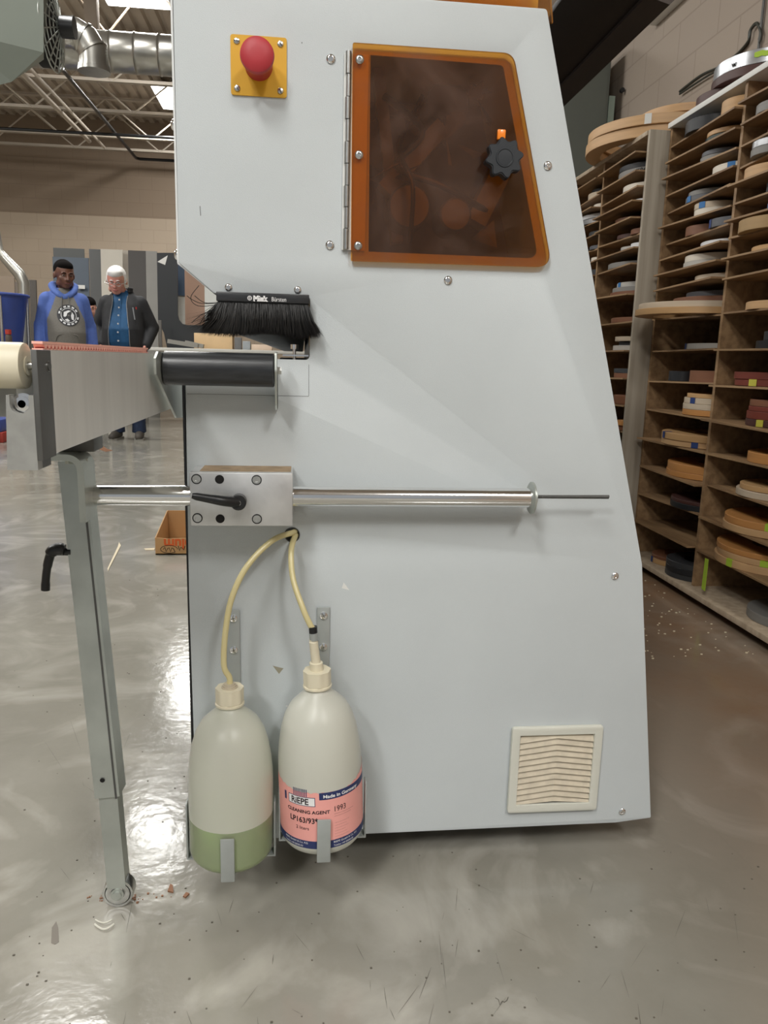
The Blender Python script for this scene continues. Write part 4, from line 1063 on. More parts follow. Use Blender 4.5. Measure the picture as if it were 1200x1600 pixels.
# spiral duct
MT['galv'] = mat('galvanised_duct', 'a8a6a0', .3, .9, .2, 6)
YD = 6.3; zt1, zb1 = PY(180, 50, YD).z, PY(180, 113, YD).z; rd = (zt1-zb1)/2; zd = (zt1+zb1)/2
m1 = MB(); pr = []; x = 0
while x < 3.4: pr += [(rd, x), (rd, x+.14), (rd+.007, x+.15), (rd, x+.16)]; x += .17
m1.lathe(pr, (-2.05, YD, zd), (1, 0, 0), 40)
duct = solo('spiral_duct', m1, 'galv', 'wide galvanised spiral duct running across under the roof', 'duct')
m1 = MB(); E_ = [PY(x, y, YD-.55) for x, y in ((102, 50), (118, 52), (134, 62), (146, 82), (147, 108))]
m1.tube([E_[0], E_[1], E_[2], E_[3], E_[4]], .095, 24)
for k in range(len(E_)-1):
    a = E_[k].lerp(E_[k+1], .9); d = (E_[k+1]-E_[k]).normalized(); m1.cyl(a-d*.008, a+d*.008, .101, n=24)
m1.cyl(E_[4]+Vector((0, 0, .0)), E_[4]-Vector((0, 0, .02)), .105, n=24)
part('duct_elbow', m1, 'galv', duct)
for X in (-1.9, -.9, .3, 1.1):
    m1 = MB(); m1.cyl((X, YD, zd+rd-.003), (X, YD, 4.46), .005, n=6); part('duct_hanger', m1, 'steel', duct)
solo('steel_column', MB().bbox((-2.08, 7.15, 0), (-1.94, 7.29, 4.45), .004), 'joistb', 'square steel column rising behind the duct', 'column') if False else None
p0 = PY(130, 0, 7.2); p1 = PY(152, 48, 7.2)
solo('roof_hanger', MB().bbox((p0.x, 7.2, p1.z-.1), (p1.x, 7.3, 4.45), .004), 'joistb', 'brownish vertical steel post above the spiral duct', 'post')
MT['heater'] = mat('heater_enamel', '7f867d', .45, .1, .05, 4)
heat = thing('unit_heater', 'grey green hanging heater box cut by the left edge near the roof', 'heater', tuple(PY(0, 60, 4.6)))
f1 = [PY(-70, -60, 4.5), PY(68, -60, 4.5), PY(68, 82, 4.5), PY(-70, 48, 4.5)]
lo = [PY(18, 128, 4.55), PY(-70, 150, 4.55)]
m1 = MB(); vs = [m1.bm.verts.new(v) for v in f1]+[m1.bm.verts.new(v) for v in lo]
bk = [m1.bm.verts.new(v+Vector((-.0, .10, 0))) for v in f1[:2]]+[m1.bm.verts.new(f1[2]+Vector((-.03, .10, 0))), m1.bm.verts.new(f1[3]+Vector((0, .6, 0)))]
m1.bm.faces.new(vs[:4]); m1.bm.faces.new((vs[3], vs[2], vs[4], vs[5])); m1.bm.faces.new((vs[1], bk[1], bk[2], vs[2])); m1.bm.faces.new((vs[2], bk[2], vs[4]))
m1.bm.faces.new((vs[5], vs[4], bk[2], bk[3])); m1.bm.faces.new(bk); m1.bm.faces.new((vs[0], bk[0], bk[1], vs[1])); m1.bm.faces.new((vs[3], vs[5], bk[3])); m1.bm.faces.new((vs[0], vs[3], bk[3], bk[0]))
part('heater_casing', m1, 'heater', heat, smooth=None)
fc = PY(66, 40, 4.72)
m1 = MB()
for r in (.03, .07, .11, .15, .19, .22):
    m1.tube([(fc.x+.05+.04*(1-r/.22), fc.y+r*math.cos(a), fc.z+r*math.sin(a)) for a in [2*PI*k/24 for k in range(25)]], .004, 6)
for k in range(8):
    a = PI*k/8; m1.tube([(fc.x+.05, fc.y+.22*math.cos(a), fc.z+.22*math.sin(a)), (fc.x+.10, fc.y, fc.z), (fc.x+.05, fc.y-.22*math.cos(a), fc.z-.22*math.sin(a))], .004, 6)
part('fan_guard', m1, 'zinc', heat)
m1 = MB(); m1.cyl((fc.x-.02, fc.y, fc.z), (fc.x+.04, fc.y, fc.z), .20, n=32); part('fan_shroud', m1, 'dark', heat)
m1 = MB(); m1.cyl((fc.x+.1, fc.y, fc.z), (fc.x+.17, fc.y, fc.z), .055, n=24); m1.tube([PY(75, 100, 4.8), PY(85, 104, 4.9), PY(96, 106, 5.6)], .02, 10); part('fan_motor', m1, 'black', heat)
m1 = MB()
for X in (fc.x-.3,): m1.cyl((X, 4.9, f1[0].z), (X, 4.9, 4.46), .008, n=8)
part('drop_rod', m1, 'steel', heat)

# ------------------------------------------------------------------ sheets and clutter by the far wall
def lean(name, px0, px1, pyt, col, label, Y=11.3, th=.03, pyb=None, rough=.5, zb=0.0, cat='panel', lz=.18):
    t0 = PY(px0, pyt, Y); t1 = PY(px1, pyt, Y); k = 'ln_'+col
    if k not in MT: MT[k] = mat('sheet_'+col, col, rough, 0, .06, 3)
    m1 = MB(); z1 = t0.z; 
    if pyb: zb = PY(px0, pyb, Y).z
    yo = -lz*(1-zb/z1)
    vs = [(t0.x, Y+yo, zb), (t1.x, Y+yo, zb), (t1.x, Y, z1), (t0.x, Y, z1)]
    a = [m1.bm.verts.new(v) for v in vs]; b = [m1.bm.verts.new((v[0], v[1]+th, v[2])) for v in vs]
    m1.bm.faces.new(a[::-1]); m1.bm.faces.new(b)
    for i in range(4): m1.bm.faces.new((a[i], a[(i+1) % 4], b[(i+1) % 4], b[i]))
    return solo(name, m1, k, label, cat, 'sheets leaning at the far wall')
lean('sheet_panel', 83, 131, 387, '4a4c4b', 'dark grey sheet showing above the blue grey one', 11.5)
lean('sheet_panel', 82, 138, 401, '4b5663', 'blue grey sheet behind the man in the hooded sweatshirt', 11.35)
lean('sheet_panel', 139, 158, 389, '515252', 'charcoal sheet between the blue grey and the white ones', 11.3)
lean('sheet_panel', 157, 191, 389, 'bdb7ab', 'cream white sheet behind the white haired man', 11.25)
lean('sheet_panel', 190, 200, 391, 'a89f92', 'narrow beige sheet beside the brown black one', 11.35)
lean('sheet_panel', 200, 227, 391, '3c3835', 'brown black sheet right of the white haired man', 11.3)
lean('sheet_panel', 227.5, 245, 392, '86847f', 'light grey sheet left of the cut out black one', 11.3)
lean('sheet_panel', 275, 290, 395, '23384f', 'narrow navy sheet seen inside the black cut out', 11.4, pyb=462)
lean('sheet_panel', 275, 292, 461, 'a7a59d', 'pale grey sheet below the navy one', 11.38, pyb=540)
lean('sheet_panel', 288, 320, 395, 'a1806b', 'pinkish wood grain sheet inside the black cut out', 11.3)
lean('sheet_panel', 319, 345, 395, 'c9ccc8', 'white sheet beside the pinkish wood one', 11.2)
bg_ = [o for o in bpy.data.objects if o.get('label', '').startswith('blue grey sheet')][0]
p = PY(127, 449, 11.27); part('paper_tag', MB().box((p.x-.05, 11.262, p.z-.02), (p.x+.05, 11.27, p.z+.03)), 'tapewhite', bg_)
MT['blacksheet'] = mat('black_sheet', '202326', .45)
Y_ = 10.9
pts = [(245, 395), (277, 395), (278, 492), (280, 500), (285, 506), (293, 508), (360, 508), (372, 512), (372, 521), (304, 521), (303, 548), (262, 548), (256, 520), (247, 503)]
m1 = MB(); m1.prism([xz(a, b, Y_) for a, b in pts], 'Y', Y_, Y_+.03)
q = [xz(a, b, Y_-.002) for a, b in ((246, 409), (262, 399), (258, 414))]; 
bs = thing('cut_out_sheet', 'black sheet cut to an L shape with a rounded inner corner', 'panel', (PY(300, 548, Y_).x, Y_, PY(300, 548, Y_).z), 'sheets leaning at the far wall')
part('black_board', m1, 'blacksheet', bs); m1 = MB(); m1.prism(q, 'Y', Y_-.004, Y_-.002); part('peeling_film', m1, 'tapewhite', bs)
# bench under them
MT['bench'] = mat('bench_grey', '8f8d86', .6); MT['benchw'] = mat('bench_white', 'c9c8c2', .5)
tb = thing('work_bench', 'long low bench along the far wall, behind the conveyor', 'bench', (-1.2, 10.4, 0))
zt_b = PY(250, 543, 10.2).z
part('bench_top', MB().bbox((-2.3, 10.0, zt_b-.04), (.6, 10.88, zt_b), .004), 'benchw', tb)
for X in (-2.25, -.8, .55):
    for Y in (10.05, 10.8): part('leg', MB().box((X-.03, Y-.03, 0), (X+.03, Y+.03, zt_b-.04)), 'bench', tb)
def box_on(px0, px1, pyt, Y, col, label, name, cat, d=.3, z0=None):
    k = 'bx_'+col
    if k not in MT: MT[k] = mat('box_'+col, col, .6, 0, .06, 8)
    a = PY(px0, pyt, Y); b = PY(px1, pyt, Y)
    return solo(name, MB().bbox((a.x, Y, zt_b+.0005 if z0 is None else z0), (b.x, Y+d, a.z), .004), k, label, cat)
box_on(303, 363, 520, 10.45, 'd8b98e', 'pale wooden box on the bench, seen through the machine slot', 'wooden_box', 'box')
box_on(366, 377, 527, 10.45, '6c6c6c', 'narrow dark grey can beside the pale wooden box', 'tin_can', 'can', .1)
box_on(379, 391, 533, 10.45, '9aa0a4', 'small bluish carton beside the dark can', 'carton', 'carton', .1)
box_on(393, 425, 538, 10.45, 'd9c3ae', 'low pale carton at the right end seen in the slot', 'carton', 'carton', .2)
for i, (a, b, lb) in enumerate((((263, 533), (310, 547), 'grey board lying slanted in front of the black cut out'), ((290, 535), (318, 546), 'shorter grey board lying slanted beside the first'))):
    yy = (10.08, 10.30)[i]; p = PY(*a, yy); q = PY(*b, yy); q.z = zt_b+.03; solo('board', MB().bar(p, q, .05, .14, (0, 1, 0)), 'bench', lb, 'board')
box_on(247, 252, 500, 10.6, '55524e', 'thin dark upright offcut beside the black cut out', 'offcut', 'board', .03)
# clutter at the left
MT['ductsm'] = mat('small_duct', 'b3b2ab', .28, .85, .12, 5)
pipe('dust_duct', [PY(-12, 200, 9), PY(-10, 340, 9), PY(-2, 392, 9), PY(8, 404, 9), PY(30, 428, 9), PY(37, 442, 9), PY(38, 470, 9), PY(40, 556, 9), PY(42, 640, 9)], [.04]*2+[.05]*2+[.062]*6, 'ductsm', 'shiny round extraction duct bending down at the left edge', 'duct', 0, 20)
MT['bluebag'] = mat('blue_bag', '3a4d92', .45, 0, .15, 6)
bb = PY(8, 690, 7.9); bt = PY(10, 457, 7.2)
bin_ = thing('waste_bin', 'blue bag in a tall bin, cut by the left edge', 'bin', (-3.05, 7.4, 0))
m1 = MB(); xr0 = PY(29, 460, 7.2).x
m1.loft([(xr0-.32, 7.4, .62, .20, .2), (xr0-.31, 7.4, .95, .24, .24), (xr0-.31, 7.4, 1.15, .27, .27), (xr0-.31, 7.4, bt.z-.02, .305, .3), (xr0-.31, 7.4, bt.z, .31, .3)], 32)
part('bag', m1, 'bluebag', bin_)
m1 = MB(); m1.tube([(xr0-.31+.312*math.cos(a), 7.4+.305*math.sin(a), bt.z-.012) for a in [2*PI*k/32 for k in range(33)]], .013, 8); part('bag_rim', m1, 'bluebag', bin_)
m1 = MB()
for a in (0.5, 2.1, 3.7, 5.3): m1.tube([(xr0-.31+.3*math.cos(a), 7.4+.29*math.sin(a), bt.z-.03), (xr0-.31+.27*math.cos(a), 7.4+.27*math.sin(a), 0.01)], .012, 8)
m1.cyl((xr0-.31, 7.4, .60), (xr0-.31, 7.4, .62), .27, n=28)
part('bin_frame', m1, 'steel', bin_)
MT['darkbrown'] = mat('dark_brown_board', '4b4036', .6)
MT['redm'] = mat('red_plastic', 'a33226', .5)
p = PY(16, 535, 6.85)
stb = thing('small_stand', 'low dark stand at the left edge with a red capped bottle on it', 'stand', (p.x, 6.8, 0))
zs = p.z
part('stand_top', MB().bbox((p.x-.35, 6.72, zs-.03), (p.x+.10, 6.98, zs), .003), 'darkbrown', stb)
for dx in (-.32, .09): part('leg', MB().box((p.x+dx, 6.83, 0), (p.x+dx+.025, 6.87, zs-.03)), 'darkbrown', stb)
sb = thing('spray_bottle', 'small dark bottle with a red cap on the stand at the left edge', 'bottle', (p.x-.01, 6.85, zs))
part('bottle_body', MB().lathe([(0, .0005), (.026, .0005), (.026, .05), (.018, .065)], n=20), 'darkbrown', sb, local=True)
part('bottle_cap', MB().lathe([(.018, .065), (.024, .066), (.024, .105), (.0, .105)], n=20), 'redm', sb, local=True)
for i, (a, b, t_, c, lb) in enumerate(((-20, 22, 430, '7a6a58', 'brown board leaning behind the blue bin'), (40, 56, 437, '3a332c', 'dark board behind the hooded man, beside the duct'), (22, 34, 440, '5c5146', 'narrow brown board between bin and duct'))):
    lean('sheet_panel', a, b, t_, c, lb, 10.5)
m1 = MB(); a = PZ(2, 692, 0); m1.bbox((a.x-.5, a.y, .0), (a.x+.02, a.y+.5, .10), .01); solo('pallet', m1, 'redm', 'red low pallet at the left edge under the conveyor', 'pallet')
m1 = MB(); m1.bbox((a.x-.45, a.y+.02, .1005), (a.x, a.y+.4, .22), .01); solo('blue_crate', m1, 'bluebag', 'blue crate standing on the red pallet', 'crate')
# cardboard box on the floor
MT['card'] = mat('cardboard', 'b98f5f', .75, 0, .06, 14)
f0 = PZ(243, 867, 0); zc = PY(243, 840, f0.y).z; x0 = f0.x; x1 = x0+.36; yb = f0.y+.32; th = .004
bx = thing('cardboard_box', 'open cardboard box on the floor behind the machine leg', 'box', (x0+.15, f0.y+.1, 0))
m1 = MB(); m1.box((x0, f0.y, 0.001), (x1, yb, .006)); part('box_bottom', m1, 'card', bx)
m1 = MB(); m1.prism([(x0, .001), (x1, .001), (x1, zc+.004), (x0+.06, zc-.006), (x0, zc)], 'Y', f0.y, f0.y+th); bf = part('front_flap', m1, 'card', bx)
m1 = MB(); m1.prism([(f0.y+th, .001), (yb, .001), (yb, zc+.06), (f0.y+th, zc)], 'X', x0, x0+th); part('side_flap', m1, 'card', bx)
m1 = MB(); m1.box((x0+th, yb-th, .001), (x1, yb, zc+.06)); part('back_flap', m1, 'card', bx)
m1 = MB(); m1.box((x1-th, f0.y+th, .001), (x1, yb-th, zc)); part('side_flap', m1, 'card', bx)
MT['orangeink'] = mat('orange_print', 'cc5a22', .7)
m1 = MB(); add_text(m1, 'blum', .062, lambda u, v: Vector((x0+.160-u, f0.y-.0006, zc-.008-v)), .0022); part('box_print', m1, 'orangeink', bf, smooth=None)
m1 = MB(); rg = random.Random(2)
m1.tube([(x0+.06+.038*math.cos(t*.5), f0.y-.001, .026+.018*math.sin(t*.5)) for t in range(12)], .0012, 5)
m1.tube([(x0+.035+.05*t/8, f0.y-.001, .026+.012*math.sin(t*2.2)) for t in range(9)], .0014, 5)
m1.tube([(x0+.10+.03*t/5, f0.y-.001, .03+.012*math.cos(t*2.6)) for t in range(6)], .0016, 5)
part('handwriting', m1, 'dark', bf)
# scraps on the floor
MT['scrapw'] = mat('pale_scrap', 'cfc3a8', .6); MT['scrapb'] = mat('brown_scrap', '8a6248', .7); MT['clear'] = mat('clear_plastic_scrap', 'd5d3c8', .15)
def chip(pts, m, label, name='wood_scrap', cat='scrap', th=.003):
    return solo(name, MB().prism([(lambda q: (q.x, q.y))(PZ(a, b, 0)) for a, b in pts], 'Z', .0003, th), m, label, cat, smooth=None)
chip([(152, 701), (160, 697), (168, 702), (176, 704), (165, 706)], 'scrapb', 'brown wood scrap on the floor below the conveyor')
chip([(262, 1394), (266, 1383), (270, 1385), (271, 1396)], 'scrapb', 'small brown chip on the floor right of the wheel')
chip([(286, 1402), (291, 1396), (296, 1398), (290, 1404)], 'scrapb', 'tiny brown chip beside the larger one, under the green bottle')
chip([(186, 848), (189, 853), (172, 886), (169, 893), (168, 889), (184, 855)], 'scrapw', 'thin bent pale strip on the floor left of the cardboard box')
chip([(225, 858), (242, 857), (241, 860), (228, 860)], 'scrapw', 'small pale sliver touching the cardboard box')
chip([(122, 1497), (127, 1480), (124, 1482), (119, 1498)], 'scrapb', 'dark speck on the floor lower left') if False else None
MT['smear'] = mat('dried_smear', '6f685e', .5)
chip([(80, 1474), (81, 1450), (88, 1440), (91, 1450), (92, 1472), (86, 1476)], 'smear', 'dark dried smear on the floor, lower left', 'floor_smear', 'stain', .0006)
c = [PZ(148+30*k/8, 1444+8*math.sin(PI*k/8), .003) for k in range(9)]
m1 = MB(); m1.tube([(q.x, q.y, .003) for q in c], .0016, 6, 2); c2 = [PZ(149+26*k/8, 1437+5*math.sin(PI*k/8), .003) for k in range(9)]; m1.tube([(q.x, q.y, .003) for q in c2], .0012, 6, 2)
solo('plastic_scrap', m1, 'clear', 'clear crescent shaped plastic scrap on the floor below the wheel', 'scrap')
m1 = MB(); rg = random.Random(9)
for k in range(90):
    q = PZ(182+rg.gauss(8, 22), 1400+rg.gauss(2, 4), 0); s = rg.uniform(.0006, .0018); m1.box((q.x-s, q.y-s, 0), (q.x+s, q.y+s, s))
solo('wood_dust', m1, 'scrapb', 'orange brown dust round the wheel on the floor', 'dust', kind='stuff', smooth=None)
m1 = MB()
for k in range(160):
    X = rg.uniform(1.0, 1.45); Y = rg.uniform(2.1, 3.3); s = rg.uniform(.0012, .0035); m1.box((X-s, Y-s*.6, 0), (X+s, Y+s*.6, s*.8))
solo('wood_chips', m1, 'scrapw', 'pale wood chips scattered on the floor before the near rack', 'wood chips', kind='stuff', smooth=None)
MT['debris'] = mat('fine_debris', '5e584e', .7)
m1 = MB()
for k in range(140):
    q = PZ(rg.uniform(0, 1200), rg.uniform(1330, 1600), 0) if k % 3 else PZ(rg.uniform(20, 290), rg.uniform(760, 1300), 0); s = rg.uniform(.0005, .0013); m1.box((q.x-s, q.y-s, 0), (q.x+s*1.6, q.y+s, s))
solo('floor_debris', m1, 'debris', 'tiny dark specks of debris scattered over the grey floor', 'debris', kind='stuff', smooth=None)

m1 = MB(); MT['scratch'] = mat('scratch_dark', '57534a', .6)
for k in range(46):
    px, py = rg.uniform(330, 1150), rg.uniform(1370, 1590); a = rg.gauss(1.35, .5); L = rg.uniform(8, 60)
    if k % 4 == 0: px, py = rg.uniform(20, 300), rg.uniform(1100, 1590)
    p, q = PZ(px, py, 0), PZ(px+L*math.cos(a), py+L*math.sin(a), 0); w_s = Vector((rg.uniform(.0002, .0005), 0, 0))
    vs = [m1.bm.verts.new(v+Vector((0, 0, .0004))) for v in (p-w_s*.3, p+w_s*.3, (p+q)/2+w_s, q+w_s*.2, q-w_s*.2, (p+q)/2-w_s)]; m1.bm.faces.new(vs)
m1.tube([PZ(x, y, .0006) for x, y in ((774, 1559), (779, 1562), (781, 1570), (785, 1564), (788, 1566), (792, 1563), (794, 1558))], .0005, 4)
solo('floor_scratches', m1, 'scratch', 'fine dark scratches in the grey floor in front of the machine', 'scratches', kind='stuff', smooth=None)
# ------------------------------------------------------------------ people
def skin_mat(name, c, c2, lip):
    return mat(name, c, .5, 0, 0, 9, col2=c2)
def remesh(mb, vox, sm=4):
    me = mb.mesh('r', None); o = bpy.data.objects.new('r', me); COL.objects.link(o)
    md = o.modifiers.new('r', 'REMESH'); md.mode = 'VOXEL'; md.voxel_size = vox
    s = o.modifiers.new('s', 'SMOOTH'); s.iterations = sm; s.factor = .5
    dg = bpy.context.evaluated_depsgraph_get(); dg.update()
    r = bpy.data.meshes.new_from_object(o.evaluated_get(dg)); bpy.data.objects.remove(o); bpy.data.meshes.remove(me)
    for p in r.polygons: p.use_smooth = True
    return r
def head_shape(mb, hc, tilt, yaw, age=0, wide=1.0):
    """hc: centre of skull; faces -Y; returns matrix"""
    Mh = Matrix.Translation(hc) @ Matrix.Rotation(yaw, 4, 'Z') @ Matrix.Rotation(tilt, 4, 'X') @ Matrix.Scale(1.10, 4)
    def e(c, r, n=3):
        t = bmesh.new(); bmesh.ops.create_icosphere(t, subdivisions=n, radius=1); mb.merge(t, Mh @ Matrix.Translation(c) @ Matrix.Diagonal((*r, 1)))
    e((0, .012, .020), (.076*wide, .096, .090))       # skull
    e((0, -.020, -.045), (.061*wide, .070, .066))     # face
    e((0, -.048, -.088), (.036*wide, .034, .028))     # chin
    for s in (-1, 1):
        e((s*.036*wide, -.055, -.032), (.024, .024, .024), 2)      # cheek
        e((s*.079*wide, .012, -.020), (.009, .020, .030), 2)     # ear
        e((s*.030, -.083, .012), (.026, .010, .008), 2)     # brow
        e((s*.050*wide, -.015, -.075), (.020, .035, .030), 2)     # jaw angle
    for k in range(6): t = k/5; e((0, -.084-.022*t, .004-.040*t), (.009+.003*t, .012, .010), 2)
    for s in (-1, 1): e((s*.013, -.092, -.038), (.009, .012, .008), 2)
    e((0, -.086, -.062), (.022, .010, .006), 2); e((0, -.084, -.073), (.019, .010, .007), 2)
    return Mh
def hand(mb, w, d, side, curl=.35):
    """hand hanging from wrist w along direction d, palm towards the thigh"""
    w = Vector(w); d = Vector(d).normalized(); f = Vector((0, -1, 0)); f = (f-d*f.dot(d)).normalized(); nrm = d.cross(f)*side
    mb.bar(w, w+d*.085, .030, .075, f); mb.cap(w-d*.02, .028, w+d*.02, .027)
    for k, (L, o) in enumerate(((.068, .030), (.078, .010), (.072, -.011), (.056, -.030))):
        p = w+d*.080+f*o; q = p+(d*1-nrm*curl*.5).normalized()*L*.45; r = q+(d-nrm*curl*1.2).normalized()*L*.32; s = r+(d-nrm*curl*2).normalized()*L*.25
        mb.cap(p, .0098, q, .0092, 10); mb.cap(q, .0092, r, .0085, 10); mb.cap(r, .0085, s, .0074, 10)
    p = w+d*.025+f*.034; q = p+(d*.7+f*.7-nrm*.2).normalized()*.040; r = q+(d+f*.25-nrm*.3).normalized()*.032
    mb.cap(p, .013, q, .011, 10); mb.cap(q, .011, r, .009, 10)
def blob(fn, vox, sm=4):
    mb = MB(); fn(mb); return remesh(mb, vox, sm)
def assign(me, fn):
    for p in me.polygons: p.material_index = fn(p.center)
def lpart(name, me, mats, parent, label=None):
    return part(name, me, mats, parent, local=True, label=label)
def person(label, loc, rot, s, cfg):
    t = thing('person', label, 'person', loc, None, rot); t.scale = (s, s, s)
    hc = Vector(cfg.get('head', (0, -.02, 1.585))); tilt = cfg.get('tilt', 0); yaw = cfg.get('yaw', 0); belly = cfg.get('belly', .02)
    elb = cfg['elbow']; wr = cfg['wrist']; shw = cfg.get('shw', .185)
    def body(mb):
        head_shape(mb, hc, tilt, yaw, wide=cfg.get('wide', 1))
        mb.cap((0, .02, 1.40), .062, (hc.x, hc.y+.02, hc.z-.06), .056)
        mb.loft([(0, .0, .86, .15, .10), (0, -belly, 1.0, .15, .11), (0, -belly*.5, 1.2, .16, .10), (0, .01, 1.34, .16, .085), (0, .01, 1.41, .09, .06)])
        for sd in (-1, 1):
            e = Vector((sd*elb[0], elb[1], elb[2])); w = Vector((sd*wr[0], wr[1], wr[2]))
            mb.cap((sd*(shw-.01), .01, 1.36), .05, e, .04); mb.cap(e, .04, w, .027)
            if cfg.get('hands', True): hand(mb, w, (w-e)+Vector((0, 0, -.12)), sd)
            mb.cap((sd*.085, 0, .86), .085, (sd*.10, -.01, .47), .055); mb.cap((sd*.10, -.01, .47), .055, (sd*.105, .01, .09), .036)
            mb.cap((sd*.105, .02, .05), .036, (sd*.125, -.12, .035), .03)
    bme = blob(body, .0075, 3)
    bo = lpart('body', bme, cfg['skin'], t)
    Mh = Matrix.Translation(hc) @ Matrix.Rotation(yaw, 4, 'Z') @ Matrix.Rotation(tilt, 4, 'X') @ Matrix.Scale(1.10, 4)
    # eyes, lips, brows
    for sd in (-1, 1):
        m1 = MB(); t_ = bmesh.new(); bmesh.ops.create_icosphere(t_, subdivisions=2, radius=1); m1.merge(t_, Mh @ Matrix.Translation((sd*.030, -.0795, -.003)) @ Matrix.Diagonal((.0105, .008, .0038, 1)))
        lpart('eye', m1, 'eyewhite', bo)
        m1 = MB(); t_ = bmesh.new(); bmesh.ops.create_icosphere(t_, subdivisions=2, radius=1); m1.merge(t_, Mh @ Matrix.Translation((sd*.030, -.0850, -.004)) @ Matrix.Diagonal((.0055, .004, .0040, 1)))
        lpart('iris', m1, 'dark', bo)
        m1 = MB(); m1.tube([Mh @ Vector((sd*x, y, z)) for x, y, z in ((.012, -.0925, .013), (.028, -.0935, .019), (.046, -.082, .013))], [.003, .0042, .002], 8, 3); lpart('eyebrow', m1, cfg['brow'], bo)
    m1 = MB(); m1.tube([Mh @ Vector(q) for q in ((-.024, -.088, -.067), (-.010, -.0955, -.065), (0, -.096, -.0665), (.010, -.0955, -.065), (.024, -.088, -.067))], [.002, .0042, .0042, .0042, .002], 8, 3); lpart('lips', m1, cfg['lip'], bo)
    # hair
    def hair(mb):
        def e(c, r):
            q = bmesh.new(); bmesh.ops.create_icosphere(q, subdivisions=3, radius=1); mb.merge(q, Mh @ Matrix.Translation(c) @ Matrix.Diagonal((*r, 1)))
        for c, r in cfg['hair']: e(c, r)
    lpart('hair', blob(hair, .007, 2), cfg['hairmat'], bo)
    # trousers and shoes
    def trou(mb):
        mb.loft([(0, .0, .80, .165, .125), (0, 0, .90, .170, .128), (0, -.005, .98, .165, .125)])
        for sd in (-1, 1):
            mb.cap((sd*.085, 0, .84), .100, (sd*.10, -.012, .47), .078); mb.cap((sd*.10, -.012, .47), .078, (sd*.105, .012, .13), .066)
            mb.loft([(sd*.105, .012, .065, .072, .080), (sd*.105, .012, .15, .066, .074), (sd*.105, .01, .2, .066, .07)], 20)
    lpart('trousers', blob(trou, .012, 4), cfg['trouser'], t)
    for sd in (-1, 1):
        def shoe(mb):
            mb.cap((sd*.107, .05, .045), .042, (sd*.118, -.06, .044), .046, 16); mb.cap((sd*.118, -.06, .044), .046, (sd*.128, -.15, .034), .036, 16); mb.cap((sd*.106, .03, .06), .045, (sd*.106, .02, .095), .043, 16)
        me = blob(shoe, .008, 3)
        for v in me.vertices: v.co.z = max(v.co.z, .0015)
        so = lpart('shoe', me, cfg['shoe'], t)
        m1 = MB(); m1.prism(round_poly([(sd*.107-.047, .095), (sd*.107+.047, .095), (sd*.13+.048, -.15), (sd*.13, -.185), (sd*.13-.044, -.15)], .02), 'Z', .0, .018); lpart('shoe_sole', m1, 'bench', so)
    return t, bo, Mh, hc
MT['eyewhite'] = mat('eye_white', 'a89c94', .3)
MT['skin_d'] = mat('skin_dark', '6b4636', .45, 0, 0, 8, col2='5a3a2d'); MT['lip_d'] = mat('lips_dark', '6a3a38', .5)
MT['skin_l'] = mat('skin_light', 'd09a86', .5, 0, 0, 8, col2='c4877a'); MT['lip_l'] = mat('lips_light', '9c5450', .5)
MT['hair_b'] = mat('hair_black', '0f0c0b', .95, spec=.1); MT['hair_w'] = mat('hair_white', 'e2e0dd', .6, 0, .1, 60)
MT['heather'] = mat('heather_grey', '6f6c66', .85, 0, .12, 90); MT['sleeve'] = mat('blue_sleeve', '4a62a4', .85, 0, .1, 60); MT['hoodin'] = mat('hood_blue', '5670b4', .85, 0, .1, 60)
MT['jean'] = mat('blue_jeans', '26344f', .85, 0, .2, 40); MT['darkcloth'] = mat('dark_cloth', '1c1d20', .8, 0, .2, 20)
MT['shoeg'] = mat('grey_shoe', '4a453f', .7); MT['jacket'] = mat('charcoal_jacket', '26272a', .75, 0, .25, 14); MT['shirt'] = mat('petrol_shirt', '16507c', .7, 0, .15, 30)
MT['zip'] = mat('zip_grey', '7f8285', .5)
def bvh(me): return BVHTree.FromPolygons([v.co.copy() for v in me.vertices], [tuple(p.vertices) for p in me.polygons])
def onto(tree, x, z, off=.003):
    h = tree.ray_cast(Vector((x, -1, z)), Vector((0, 1, 0)))
    return (h[0] if h[0] else Vector((x, -.15, z)))+Vector((0, -off, 0))
# --- man in the two tone hooded sweatshirt
p1f = Vector((-2.20, 7.6, 0))
t1, bo1, Mh1, hc1 = person('person in a grey and blue hooded sweatshirt with round chest print, looking down', p1f, .34, 1.0,
    dict(head=(.01, -.05, 1.580), tilt=.20, yaw=.22, belly=.055, elbow=(.215, .03, 1.10), wrist=(.232, -.03, .87), skin='skin_d', lip='lip_d', brow='hair_b', shw=.15, wide=1.0,
         hair=[((0, .026, .030), (.080, .093, .086)), ((0, -.012, .064), (.066, .070, .044)), ((0, .07, -.01), (.06, .04, .05))], hairmat='hair_b', trouser='darkcloth', shoe='darkcloth'))
def hoodie(mb):
    mb.loft([(0, -.03, .83, .163, .145), (0, -.055, .93, .180, .172), (0, -.06, 1.05, .182, .178), (0, -.04, 1.18, .173, .158), (0, -.01, 1.30, .168, .133), (0, .005, 1.38, .143, .106), (0, .01, 1.43, .115, .088), (0, .015, 1.455, .085, .080)], 40)
    for sd in (-1, 1):
        mb.cap((sd*.142, .01, 1.345), .076, (sd*.205, .025, 1.12), .062, 20); mb.cap((sd*.213, .03, 1.12), .061, (sd*.232, -.03, .89), .050, 20)
me = blob(hoodie, .010, 4)
def colr(c):
    ax = abs(c.x); lim = .163-.09*max(0, (c.z-1.16)/.22)
    return 1 if ax > lim else 0
assign(me, colr); tr1 = bvh(me)
ho = part('hooded_sweatshirt', me, ['heather', 'sleeve'], t1, local=True)
me2 = me  # hood
